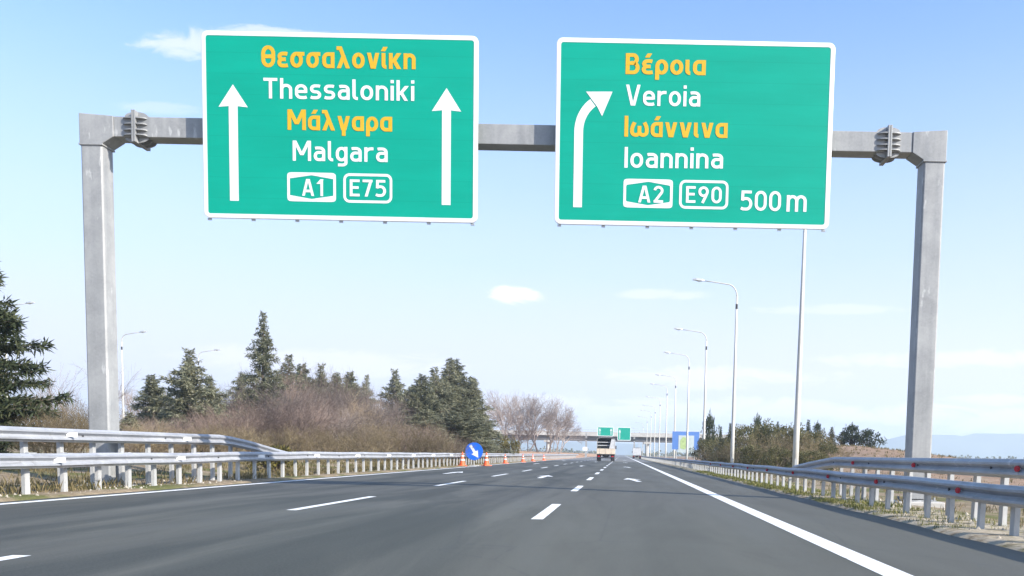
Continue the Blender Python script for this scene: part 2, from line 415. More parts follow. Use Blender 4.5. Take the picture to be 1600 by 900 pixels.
# ------------------------------------------------------------------ gantry over the road
gan = empty('overhead_gantry', (0, 24, 0), label='big grey steel portal gantry spanning the road with the two large green signs', cat='gantry')
def octpoly(x, y, hx, hy, c):
    return [(x-hx+c, y-hy), (x+hx-c, y-hy), (x+hx, y-hy+c), (x+hx, y+hy-c), (x+hx-c, y+hy), (x-hx+c, y+hy), (x-hx, y+hy-c), (x-hx, y-hy+c)]
for px, sgn in ((-13.22, 1), (7.55, -1)):
    m = MB(); m.prism(octpoly(px, .2, .265, .27, .035), 'z', .12, 8.45); p = m.build('post', 'galvanised', gan, bevel=.012)
    # corner box with its haunch towards the road
    k = MB()
    ix = px + sgn*.27
    poly = [(px-sgn*.28, 8.46), (ix, 8.46), (px+sgn*.56, 8.64), (px+sgn*.56, 9.135), (px-sgn*.28, 9.19)]
    if sgn < 0: poly = poly[::-1]
    k.prism(poly, 'y', -.085, .485); k.build('corner_joint', 'galvanised', gan, bevel=.015)
    s2 = MB(); s2.box((px-.295, -.10, 8.425), (px+.295, .50, 8.47)); s2.build('weld_band', 'galvanised', gan, bevel=.01)
    f = MB(); f.prism([(px-.6, -.28), (px+.6, -.28), (px+.6, .68), (px-.6, .68)], 'z', -.3, .06); f.build('footing', 'concrete', gan, bevel=.03)
    b = MB(); b.box((px-.42, -.14, .055), (px+.42, .54, .10)); bp = b.build('base_plate', 'galvanised', gan)
    for bx in (-.42, .42):
        for by in (-.12, .52): b = MB(); b.tube([(px+bx*.88, by*.9, .10), (px+bx*.88, by*.9, .17)], .03, 6); b.build('bolt', 'galvanised', bp)
bm_ = MB(); bm_.prism([(-.06, 8.645), (.46, 8.645), (.46, 9.13), (-.06, 9.13)], 'x', -12.66, 6.99); bm_.build('beam', 'galvanised', gan, bevel=.015)
for cx in (-12.12, 6.40):
    sp = empty('splice', (0, 0, 0)); sp.parent = gan
    sp.name = 'splice_joint'
    m = MB()
    for fx in (-.027, .027):
        m = MB(); m.box((cx+fx-.023, -.18, 8.50), (cx+fx+.023, .58, 9.26)); m.build('flange_plate', 'galvanised', sp, bevel=.008)
    quarter = [R(q) for q in range(0, 91, 15)]
    for zz in (8.68, 8.80, 8.94, 9.08):                       # rounded stiffening fins on the front and back
        for s in (-1, 1):
            for y0, e in ((-.062, -1), (.462, 1)):
                f = MB(); a = [(cx+s*.052, y0)] + [(cx+s*(.052+.24*math.cos(t)), y0+e*.11*math.sin(t)) for t in quarter]
                f.prism(a[::s*e], 'z', zz-.012, zz+.012); f.build('fin', 'galvanised', sp)
    for yy in (0.0, .2, .4):
        for s in (-1, 1):
            for z0, d in ((9.132, 1), (8.643, -1)):
                f = MB(); a = [(cx+s*.052, z0)] + [(cx+s*(.052+.24*math.cos(t)), z0+d*.12*math.sin(t)) for t in quarter]
                f.prism(a[::-s*d], 'y', yy-.012, yy+.012); f.build('fin', 'galvanised', sp)
# ------------------------------------------------------------------ lettering: strokes drawn as thin film
def arc(cx, cy, rx, ry, a0, a1, n=9):
    return [(cx+rx*math.cos(R(a0+(a1-a0)*i/n)), cy+ry*math.sin(R(a0+(a1-a0)*i/n))) for i in range(n+1)]
def rr(x0, y0, x1, y1, rx, ry):
    return arc(x1-rx, y1-ry, rx, ry, 0, 90, 6)+arc(x0+rx, y1-ry, rx, ry, 90, 180, 6)+arc(x0+rx, y0+ry, rx, ry, 180, 270, 6)+arc(x1-rx, y0+ry, rx, ry, 270, 360, 6)
XH = .72
def glyph(c, w_):
    a = w_/2; S = []; P = lambda *p: S.append(('p', list(p))); C = lambda pts: S.append(('c', pts)); D = lambda *q: S.append(('d', q))
    def L(pts): S.append(('p', pts))
    def bowl(W, x0=0, top=XH, bot=0): C(rr(x0+a, bot+a, x0+W-a, top-a, W/2-a-.002, min(.25, (top-bot)/2-a-.002)))
    def arch(x0, W): L([(x0+a, .40)]+arc(x0+W/2, .46, W/2-a, XH-a-.46, 180, 0, 12)+[(x0+W-a, 0)])
    def alpha(W):
        L([(W-a, XH-a), (.26, XH-a)]+arc(.26, XH-a-.2, .26-a, .2, 90, 180, 6)+arc(.26, a+.2, .26-a, .2, 180, 270, 6)+[(W-a, a)])
        P((W-a, XH), (W-a, 0))
    def tonos(x): D(x-.05, .80, x+.06, 1.0)
    def eps(W):
        mid = .375; q = (XH-a+mid)/2; ry = (XH-a-mid)/2
        L([(W-.04, XH-a-.02), (W-.12, XH-a), (.25, XH-a)]+arc(.25, q, .25-a-.015, ry, 90, 270, 8)+[(.38, mid)])
        q = (mid+a)/2; ry = (mid-a)/2
        L([(.36, mid), (.24, mid)]+arc(.24, q, .24-a, ry, 90, 270, 8)+[(W-.12, a), (W-.02, a+.02)])
    if c in 'oο': bowl(.56); return S, .56
    if c == 'a':
        W = .53; q = (a+.43)/2
        L([(.07, XH-a-.015), (.14, XH-a), (.28, XH-a)]+arc(.28, XH-a-.16, W-a-.28, .16, 90, 0, 6)+[(W-a, 0)])
        L([(W-a, .43), (.22, .43)]+arc(.22, q, .22-a, (.43-a)/2, 90, 270, 8)+[(.32, a), (W-a, .15)]); return S, W
    if c == 'e':
        W = .55; P((a, .36), (W-a, .36))
        L([(W-a, .30), (W-a, .45)]+arc(W/2, .45, W/2-a, XH-a-.45, 0, 180, 12)+[(a, .27)]+arc(W/2, .27, W/2-a, .27-a, 180, 270, 6)+[(W-.12, a), (W-.03, a+.03)]); return S, W
    if c == 's':
        W = .50; m = XH/2; ry = (XH-a-m)/2
        L([(W-.05, XH-a-.02), (W-.12, XH-a), (.22, XH-a)]+arc(.22, m+ry, .22-a, ry, 90, 270, 8)+[(.28, m)]+arc(.28, m-ry, W-a-.28, ry, 90, -90, 8)+[(.12, a), (.03, a+.03)]); return S, W
    if c == 'l': L([(a, 1), (a, .22)]+arc(a+.13, .22, .13, .22-a, 180, 270, 6)+[(a+.17, a)]); return S, a+.17
    if c in 'nη': P((a, 0), (a, XH)); arch(0, .54); return S, .54
    if c == 'h': P((a, 0), (a, 1)); arch(0, .54); return S, .54
    if c == 'm': P((a, 0), (a, XH)); arch(0, .47); arch(.47-w_, .47); return S, .94-w_
    if c == 'i': P((a, 0), (a, XH)); P((a, .845), (a, 1)); return S, w_
    if c in 'ιί':
        L([(a, XH), (a, .2)]+arc(a+.11, .2, .11, .2-a, 180, 270, 6)+[(a+.13, a)])
        if c == 'ί': tonos(a+.03)
        return S, a+.15
    if c == 'k': P((a, 0), (a, 1)); D(a+.06, .28, .46, XH); D(.43, 0, .21, .40); return S, .53
    if c == 'κ': P((a, 0), (a, XH)); D(a+.08, .28, .45, XH); D(.45, 0, .22, .40); return S, .56
    if c == 'r': P((a, 0), (a, XH)); L([(a, .40)]+arc(.32, .44, .32-a, XH-a-.44, 180, 90, 8)+[(.42, XH-a)]); return S, .42
    if c == 'g': bowl(.54); L([(.54-a, XH), (.54-a, -.06)]+arc(.30, -.06, .24-a, .19-a, 0, -90, 6)+[(.10, -.25+a)]); return S, .54
    if c == 'T': P((0, 1-a), (.62, 1-a)); P((.31, 0), (.31, 1-a)); return S, .62
    if c == 'V': D(.085, 1, .32, 0); D(.615, 1, .38, 0); return S, .70
    if c == 'A': D(.085, 0, .33, 1); D(.635, 0, .39, 1); P((.19, .29), (.53, .29)); return S, .72
    if c == 'E': P((a, 0), (a, 1)); P((a, 1-a), (.54, 1-a)); P((a, .52), (.49, .52)); P((a, a), (.54, a)); return S, .54
    if c in 'MΜ': P((a, 0), (a, 1)); P((.84-a, 0), (.84-a, 1)); D(a+.02, 1, .42, .28); D(.82-a, 1, .42, .28); return S, .84
    if c in 'IΙ': P((a, 0), (a, 1)); return S, w_
    if c == '0': C(rr(a, a, .58-a, 1-a, .29-a-.002, .26)); return S, .58
    if c == '1': P((.36-a, 0), (.36-a, 1)); D(.07, .72, .30, .98); return S, .36
    if c == '2': L(arc(.29, .71, .29-a, .29-a, 172, -35, 14)+[(.11, a+.02)]); P((.02, a), (.57, a)); return S, .57
    if c == '5':
        L([(.53, 1-a), (a+.03, 1-a), (a+.02, .50)]); q = (.60+a)/2
        L([(a+.0, .54), (.20, .60), (.29, .60)]+arc(.29, q, .57-a-.29, (.60-a)/2, 90, -90, 12)+[(.13, a), (.02, a+.05)]); return S, .57
    if c == '7': P((0, 1-a), (.54, 1-a)); D(.19, 0, .445, 1-a); return S, .54
    if c == '9': C(rr(a, .36+a, .58-a, 1-a, .29-a-.002, .23)); L([(.58-a, .72), (.58-a-.005, .62), (.50-a, .42), (.24, 0)]); return S, .58
    if c == 'Θ': C(rr(a, a, .62-a, 1-a, .31-a-.002, .28)); P((a, .5), (.62-a, .5)); return S, .62
    if c in 'εέ':
        eps(.49)
        if c == 'έ': tonos(.28)
        return S, .49
    if c == 'σ': bowl(.56); P((.28, XH-a), (.63, XH-a)); return S, .62
    if c in 'αά':
        alpha(.55)
        if c == 'ά': tonos(.30)
        return S, .55
    if c == 'λ': D(.14, 1, .50, 0); P((0.0, 1-a), (.15, 1-a)); D(.10, 0, .315, .58); return S, .60
    if c == 'ν': D(.10, XH, .265, 0); D(.47, XH, .305, 0); return S, .57
    if c == 'γ': D(.10, XH, .27, .02); D(.49, XH, .32, .02); P((.295, .12), (.295, -.25)); return S, .58
    if c == 'ρ': bowl(.55); P((a, .36), (a, -.25)); return S, .55
    if c in 'BΒ':
        P((a, 0), (a, 1)); m = .53
        L([(a, 1-a), (.32, 1-a)]+arc(.32, (1-a+m)/2, .56-a-.32, (1-a-m)/2, 90, -90, 10)+[(a, m)])
        L([(a, m-.002), (.34, m-.002)]+arc(.34, (a+m)/2, .60-a-.34, (m-a)/2, 90, -90, 10)+[(a, a)]); return S, .60
    if c == 'ω':
        W = .84
        for s in (0, 1):
            pts = [(.20, XH-.03), (a+.03, .52), (a, .38), (a, .25)]+arc(a+(.42-a)/2, .25, (.42-a)/2, .25-a, 180, 360, 10)+[(.42, .52)]
            L([(W-x, y) if s else (x, y) for x, y in pts])
        return S, W
    return S, .3                                                # space
DEPTH = [0]
def ribbon(m, pts, wd, closed, y):
    n = len(pts); Lp, Rp = [], []
    clean = [pts[0]]
    for p in pts[1:]:
        if (p[0]-clean[-1][0])**2+(p[1]-clean[-1][1])**2 > 1e-9: clean.append(p)
    if closed and (clean[0][0]-clean[-1][0])**2+(clean[0][1]-clean[-1][1])**2 < 1e-9: clean.pop()
    pts = clean; n = len(pts)
    for i in range(n):
        a = pts[i-1] if (i > 0 or closed) else None; b = pts[(i+1) % n] if (i < n-1 or closed) else None
        d1 = Vector((pts[i][0]-a[0], pts[i][1]-a[1])).normalized() if a else None
        d2 = Vector((b[0]-pts[i][0], b[1]-pts[i][1])).normalized() if b else None
        d1 = d1 or d2; d2 = d2 or d1
        n1, n2 = Vector((-d1.y, d1.x)), Vector((-d2.y, d2.x)); q = n1+n2
        q = q/q.length if q.length > 1e-6 else n1
        k = wd/2/max(.5, q.dot(n1))
        Lp.append((pts[i][0]+q.x*k, y, pts[i][1]+q.y*k)); Rp.append((pts[i][0]-q.x*k, y, pts[i][1]-q.y*k))
    o = Lp+Rp; f = [(i, (i+1) % n, n+(i+1) % n, n+i) for i in range(n if closed else n-1)]
    m.add(o, f)
def text(m, string, x0, x1, base0, base1, cap, w_, gap=.13, y0=-.006):
    """string set between x0 and x1 with cap height cap; base line from base0 to base1"""
    gl = []; x = 0
    for ch in string:
        S, wd = glyph(ch, w_); gl.append((S, x)); x += wd+gap
    total = x-gap; k = (x1-x0)/total
    d = 0
    for S, gx in gl:
        for kind, q in S:
            y = y0-.0009*(d % 5); d += 1
            mm = MB()
            if kind == 'd':
                xa, ya, xb, yb = q; sn = abs(yb-ya)/math.hypot(xb-xa, yb-ya); h = w_/2/max(sn, .35)
                mm.add([(xa-h, y, ya), (xa+h, y, ya), (xb+h, y, yb), (xb-h, y, yb)], [(0, 1, 2, 3)])
            else: ribbon(mm, q, w_, kind == 'c', y)
            vv = []
            for (u, yy, v) in mm.v:
                X = x0+(u+gx)*k
                vv.append((X, yy, base0+(base1-base0)*((X-x0)/(x1-x0))+v*cap))
            m.add(vv, mm.f)
def rect_poly(x0, z0, x1, z1, r, n=5):
    return rr(x0, z0, x1, z1, r, r)
def poly_film(m, pts, y): m.add([(p[0], y, p[1]) for p in pts], [tuple(range(len(pts)))])

def sign_board(name, x0, x1, z0, z1, label):
    """x,z in metres with the origin at the board's lower left"""
    t = empty(name, (x0, 23.62, z0), label=label, cat='road sign', group='big green direction signs on the gantry')
    W, H = x1-x0, z1-z0
    m = MB(); m.prism(rect_poly(.02, .02, W-.02, H-.02, .13)[::-1], 'y', 0, .045); m.build('panel', 'sign_green', t)
    b = MB(); o4 = rect_poly(0, 0, W, H, .15); i4 = rect_poly(.105, .105, W-.105, H-.105, .06); o5 = rect_poly(.015, .015, W-.015, H-.015, .14)
    b.loft([[(x, .05, z) for x, z in o4], [(x, .0, z) for x, z in o4], [(x, -.006, z) for x, z in o5], [(x, -.006, z) for x, z in i4], [(x, .0, z) for x, z in i4]], closed=True)
    b.build('border', 'sign_white', t)
    for zz in (.35, H*.5-.75, H*.5+.35, H-.45): bk = MB(); bk.box((.15, .052, zz), (W-.15, .12, zz+.09)); bk.build('stiffener', 'sign_back', t)
    for i in range(7):
        c = MB(); xx = .12+(W-.24)*i/6
        c.box((xx-.045, .03, -.045), (xx+.045, .07, -.002)); c.build('clip', 'sign_back', t)
    for xx in (W*.2, W*.8):
        c = MB(); c.box((xx-.06, .12, H*.5-.5), (xx+.06, .315, H*.5+.6)); c.build('bracket', 'sign_back', t)
    return t, W, H
LEFT = sign_board('direction_sign', -10.33, -3.655, 6.665, 11.06,
                  'large green Thessaloniki and Malgara sign with two straight white arrows')
RIGHT = sign_board('direction_sign', -1.77, 4.935, 6.68, 11.065,
                   'large green Veroia and Ioannina sign with 500 m and one bent white arrow')
W_, B_ = .143, .172            # stroke widths of the white and of the bolder yellow letters
def line_of_text(t, string, x0, z0, x1, z1, cap, yellow=False):
    m = MB(); text(m, string, x0, x1, z0, z1, cap, B_ if yellow else W_, .09 if yellow else .12)
    return m.build('lettering', 'sign_yellow' if yellow else 'sign_white', t)
def badge(t, string, x0, z0, x1, z1, tx0, tx1, tz, cap, motorway):
    m = MB()
    if not motorway: ribbon(m, rect_poly(x0+.03, z0+.03, x1-.03, z1-.03, .12), .062, True, -.005)
    else:                                                       # frame with a six-sided opening
        xc, zc, hw, hh = (x0+x1)/2, (z0+z1)/2, (x1-x0)/2-.065, (z1-z0)/2-.062
        outer, inner = [], []
        for q in range(96):
            a = 2*math.pi*(q+.5)/96; dx, dz = math.cos(a), math.sin(a)
            k = 1/max(abs(dx)/hw, (abs(dz)+.085/hw*abs(dx))/hh); inner.append((xc+dx*k, -.005, zc+dz*k))
            k = 1/(abs(dx/(hw+.065))**14+abs(dz/(hh+.062))**14)**(1/14); outer.append((xc+dx*k, -.005, zc+dz*k))
        m.loft([outer, inner], closed=True)
    o = m.build('route_badge', 'sign_white', t)
    k = MB(); text(k, string, tx0, tx1, tz, tz, cap, W_+.01, .16); k.build('lettering', 'sign_white', o)
t = LEFT[0]
line_of_text(t, 'Θεσσαλονίκη', 1.445, 3.567, 5.166, 3.591, .51, True)
line_of_text(t, 'Thessaloniki', 1.49, 2.843, 5.135, 2.851, .48)
line_of_text(t, 'Μάλγαρα', 2.063, 2.117, 4.601, 2.123, .48, True)
line_of_text(t, 'Malgara', 2.183, 1.392, 4.49, 1.402, .475)
badge(t, 'A1', 2.042, .43, 3.229, 1.12, 2.40, 2.915, .565, .40, True)
badge(t, 'E75', 3.41, .425, 4.60, 1.12, 3.565, 4.45, .577, .40, False)
for x in (.750, 5.915):
    m = MB()
    z1 = 3.155 if x < 2 else 3.17
    poly_film(m, [(x-.108, .415), (x+.108, .415), (x+.108, 2.648), (x+.355, 2.625), (x, z1), (x-.355, 2.625), (x-.108, 2.648)], -.005)
    m.build('arrow', 'sign_white', t)
t = RIGHT[0]
line_of_text(t, 'Βέροια', 1.668, 3.562, 3.60, 3.573, .488, True)
line_of_text(t, 'Veroia', 1.683, 2.831, 3.488, 2.839, .488)
line_of_text(t, 'Ιωάννινα', 1.668, 2.10, 4.169, 2.114, .49, True)
line_of_text(t, 'Ioannina', 1.685, 1.368, 4.08, 1.394, .49)
badge(t, 'A2', 1.674, .428, 2.876, 1.11, 2.035, 2.645, .553, .40, True)
badge(t, 'E90', 3.036, .427, 4.23, 1.108, 3.2, 4.07, .568, .395, False)
m = MB(); text(m, '500', 4.536, 5.519, .412, .410, .475, W_, .12); text(m, 'm', 5.658, 6.146, .404, .408, .545, W_-.015, .1); m.build('lettering', 'sign_white', t)
m = MB()
ribbon(m, [(.562, .41), (.562, 2.20)]+arc(1.27, 2.20, .708, .80, 180, 122, 11), .212, False, -.005)
poly_film(m, [(.726, 3.136), (.885, 2.93), (1.0, 2.79), (1.121, 2.569), (1.363, 3.148)], -.0062)
m.build('arrow', 'sign_white', t)

# ------------------------------------------------------------------ guardrails
WPROF = [(0.0, .155), (.012, .150), (.045, .118), (.082, .098), (.082, .062), (.030, .022), (.005, .0), (.030, -.022), (.082, -.062), (.082, -.098), (.045, -.118), (.012, -.150), (0.0, -.155)]
def rail_mesh(path, face):
    """W-beam along path [(x,y,zc)]; face=+1 looks to +x"""
    m = MB(); secs = []
    for (x, y, zc) in path: secs.append([(x+face*d, y, zc+h) for d, h in WPROF] + [(x+face*(d-.006), y, zc+h) for d, h in WPROF[::-1]])
    m.loft(secs, closed=True, cap=True)
    return m
def rail_path(x, zc, y0, y1, step=4.0, wob=.012, seed=0):
    rng = random.Random(seed); ys_ = []; y = y0
    while y < y1: ys_.append(y); y += step
    ys_.append(y1)
    return [(x(y) if callable(x) else x+rng.uniform(-1, 1)*wob, y, (zc(y) if callable(zc) else zc)+rng.uniform(-1, 1)*wob) for y in ys_]
def channel(h, face, spacer=True):
    """C-shaped guardrail post at the origin, its web towards the traffic"""
    m = MB(); wd, dp, th = .15, .08, .008
    prof = [(0, -wd/2), (face*dp, -wd/2), (face*dp, -wd/2+th), (face*th, -wd/2+th), (face*th, wd/2-th), (face*dp, wd/2-th), (face*dp, wd/2), (0, wd/2)]
    m.prism(prof if face > 0 else prof[::-1], 'z', -.25, h)
    return m
def spacer_mesh(face, z):
    m = MB(); x0, x1 = (.0, .135) if face > 0 else (-.135, 0)
    m.prism([(x0, -.05), (x1, -.12), (x1, .12), (x0, .05)][::1 if face > 0 else -1], 'z', z-.10, z+.10)
    return m
def guardrail(name, label, x, zc, path, face, post_ys, gy, refl, reflm, refl_sz, bolts=True):
    t = empty(name, (0, 0, 0), label=label, cat='guardrail')
    r = rail_mesh(path, face).build('rail', 'rail_steel', t)
    xp = x-face*.15
    proto = None; sp0 = None
    rng = random.Random(len(label))
    for i, y in enumerate(post_ys[:100]):
        if proto is None:
            proto = channel(zc+.08, -face).build('post', 'post_steel', t)
            proto.location = (xp, y, gy); sp0 = spacer_mesh(face, zc-gy).build('spacer', 'post_steel', proto)
            o = proto
        else:
            o = proto.copy(); col.objects.link(o); o.parent = t; o.location = (xp+rng.uniform(-.01, .01), y+rng.uniform(-.04, .04), gy+rng.uniform(-.015, .01))
            c = sp0.copy(); col.objects.link(c); c.parent = o
        o.rotation_euler = (R(rng.uniform(-1.2, 1.2)), R(rng.uniform(-1, 1)), R(rng.uniform(-4, 4)))
    if len(post_ys) > 100:
        m = MB()
        for y in post_ys[100:]: m.box((xp-.035, y-.06, -.2), (xp+.035, y+.06, zc+.08))
        tag(m.build('post_row', 'post_steel', t), kind='stuff')
    # overlaps and bolt heads
    bt0 = None
    y = path[0][1]+2.1
    while y < min(path[-1][1], 70):
        if bt0 is None:
            bt = MB(); bt.prism([(.03*math.cos(R(q)), .03*math.sin(R(q))) for q in range(0, 360, 60)], 'x', *sorted((face*.004, face*.032))); bt0 = b = bt.build('bolt', 'dark_steel', t)
        else: b = bt0.copy(); col.objects.link(b); b.parent = t
        zb = path[0][2]
        for p, q in zip(path, path[1:]):
            if p[1] <= y <= q[1]: zb = p[2]+(q[2]-p[2])*(y-p[1])/(q[1]-p[1])
        b.location = (x, y, zb); y += 4.0
    jb = None; y = path[0][1]+1.0
    while y < min(path[-1][1]-6, 90):
        if jb is None:
            jm = MB(); jm.loft([[(face*(d+.004), yy, h) for d, h in WPROF]+[(face*(d-.002), yy, h) for d, h in WPROF[::-1]] for yy in (-.17, .17)], closed=True, cap=True)
            jb = b = jm.build('lap_joint', 'rail_steel', t)
        else: b = jb.copy(); col.objects.link(b); b.parent = t
        za, xa = path[0][2], path[0][0]
        for p, q in zip(path, path[1:]):
            if p[1] <= y <= q[1]: k = (y-p[1])/(q[1]-p[1]); za = p[2]+(q[2]-p[2])*k; xa = p[0]+(q[0]-p[0])*k
        b.location = (xa, y, za); y += 4.0
    rp = None
    for y in refl:
        if rp is None:
            m = MB(); a, b = sorted((face*.0, face*.02))
            if reflm == 'red_reflector': m.prism([(refl_sz*math.cos(R(q)), refl_sz*math.sin(R(q))) for q in range(22, 382, 45)], 'x', a, b); m.box((-.03, -.02, -.03), (.03, .02, .03))
            else: m.prism([(-.10, -.045), (.10, -.045), (.10, .045), (-.10, .045)], 'x', a, b)
            rp = m.build('reflector', reflm, t); o = rp
        else: o = rp.copy(); col.objects.link(o); o.parent = t
        near = min(path, key=lambda p: abs(p[1]-y))
        o.location = (x+face*.0, y, zc)
        if reflm == 'red_reflector': o.location.x = x+face*.085; o.location.y = y-.03
        o.rotation_euler = (0, 0, face*R(-34))
    return t
P133 = lambda y0, y1, ph=0: [y0+ph+1.333*i for i in range(int((y1-y0)/1.333)+1)]
LX = -12.0
lz = lambda y: .735+.075*sstep(20, 36, y)
lp = [(LX+.01*math.sin(y*1.7), y, lz(y)+.01*math.sin(y*.9)) for y in [10+2*i for i in range(70)]+[160, 180, 200, 230, 260]]
guardrail('guardrail', 'long lower grey steel guardrail along the left road edge with small white reflectors', LX, .80, lp, 1, P133(14, 250), .03, [], 'sign_white', .05)
lo = [o for o in bpy.data.objects if o.get('label', '').startswith('long lower grey')][0]
rp = None
for y in (20.0, 25.5, 31.2, 36.9, 42.6, 48.3, 54, 59.7, 66):
    if rp is None:
        m = MB(); m.prism([(-.11, -.05), (.11, -.05), (.11, .05), (-.11, .05)], 'y', -.012, .0); rp = m.build('reflector', 'sign_white', lo); o = rp
    else: o = rp.copy(); col.objects.link(o); o.parent = lo
    o.location = (LX+.115, y, lz(y)+.01); o.rotation_euler = (0, 0, R(38))
# upper left rail, bending down at its end
up = [(-12.6, y, 1.27+.03*sstep(18, 30, y)) for y in range(8, 30, 2)] + [(-12.59, 29.6, 1.31), (-12.53, 30.4, 1.265), (-12.42, 31.8, 1.13), (-12.30, 33.3, .94), (-12.22, 34.6, .80)]
ug = guardrail('guardrail', 'short raised guardrail on the left, behind the lower one, bending down at its far end', -12.6, 1.29, up, 1, P133(14.4, 30.6, .5), .05, [], 'sign_white', .05)
for y in (16, 21.5, 27.2):
    o = rp.copy(); col.objects.link(o); o.parent = ug; o.location = (-12.485, y, 1.30); o.rotation_euler = (0, 0, R(38))
RX = 5.6
rpth = [(RX+.012*math.sin(y*1.3), y, .625+.012*math.sin(y*.7+1)) for y in [6+2*i for i in range(60)]+[130, 145, 165, 190, 230, 300]]
guardrail('guardrail', 'long lower steel guardrail on the right road edge, shaded blue with red reflectors', RX, .625, rpth, -1, P133(8, 300, .5), .02,
          [10.2, 15.5, 20.5, 25.3, 30.5, 36, 41.5, 47, 53, 59], 'red_reflector', .052)
upr = [(6.3, y, 1.0) for y in range(6, 28, 2)] + [(6.3, 28, 1.0), (6.22, 29, .945), (6.02, 30.6, .82), (5.86, 32.2, .69)]
guardrail('guardrail', 'short raised guardrail on the right, in front of the right gantry post', 6.3, 1.0, upr, -1, P133(8, 28.5), .0,
          [10.0, 14.9, 20.2, 25.5], 'red_reflector', .052)

# ------------------------------------------------------------------ street lamps
def make_lamp():
    t = empty('street_lamp', (0, 0, 0)); H = 12.55
    m = MB(); m.tube([(0, 0, -.3), (0, 0, 2.4), (0, 0, 7), (0, 0, H)], [.15, .135, .10, .065], 10); m.build('pole', 'lamp_paint', t, smooth=True)
    m = MB(); m.tube([(0, 0, H-.9), (0, 0, H-.55)], [.085, .085], 8); m.build('band', 'dark_steel', t)
    a = MB(); a.tube([(0, 0, H-.05)]+[(-.75+.75*math.cos(R(q)), 0, H+.85*math.sin(R(q))) for q in range(10, 91, 16)]+[(-1.7, 0, H+.98), (-2.5, 0, H+1.06)], [.044]*7+[.038, .034], 8)
    a.build('arm', 'lamp_paint', t, smooth=True)
    h = MB(); h.loft([[(x, -wd, z-.02), (x, wd, z-.02), (x, wd*.7, z+hh), (x, -wd*.7, z+hh)] for x, wd, z, hh in
                      ((-2.35, .07, H+1.04, .07), (-2.55, .15, H+1.05, .12), (-2.95, .16, H+1.09, .12), (-3.20, .09, H+1.11, .06))], closed=True, cap=True)
    hd = h.build('lamp_head', 'lamp_head', t)
    gl = MB(); gl.loft([[(x, -wd, z), (x, 0, z-dz), (x, wd, z)] for x, wd, z, dz in ((-2.56, .10, H+1.028, .03), (-2.75, .12, H+1.048, .09), (-3.05, .07, H+1.078, .02))])
    gl.build('lamp_glass', 'lamp_glass', hd)
    d = MB(); d.box((-.05, -.152, .55), (.05, -.12, 1.05)); d.build('service_door', 'lamp_head', t)
    return t
L0 = make_lamp()
LG = 'street lamps along the right guardrail'
LY = [43.7, 68.8, 93.2, 117.1, 146, 174, 205.5, 236, 268.5, 311, 369, 454]
ORD = ['nearest street lamp on the right, its head hidden behind the big green Veroia sign', 'second nearest street lamp on the right, tallest lamp seen whole',
       'third street lamp on the right, between the tallest whole lamp and the blue board', 'fourth street lamp on the right, in front of the right half of the blue board',
       'fifth street lamp on the right, just left of the blue board', 'sixth street lamp on the right, counting from the nearest', 'seventh street lamp on the right, counting from the nearest']
for i, y in enumerate(LY):
    lab = ORD[i] if i < 7 else 'thin far street lamp in the dense bundle of lamp posts beside the bridge'
    if i == 0: L0.location = (8.0, y, 0); tag(L0, lab, 'street lamp', LG); L0.rotation_euler = (0, R(.3), R(-3)); continue
    o = dup(L0, (8.0, y, 0), R(random.uniform(-6, 6)), label=lab); o['category'] = 'street lamp'
    o.scale = (1, 1, [1, 1, .98, 1.0, .98, 1.03, 1, .98, 1, 1, 1, 1][i])
for x, y, lab in ((-56, 86.5, 'left distant street lamp, its head just right of the dark conifer'), (-56, 106.5, 'left distant street lamp right of the left gantry post'),
                  (-55.5, 124.5, 'left distant street lamp with only its head above the small conifers')):
    o = dup(L0, (x, y, .2), R(180-12), (1, 1, .98), lab, 'street lamps far off on the left')

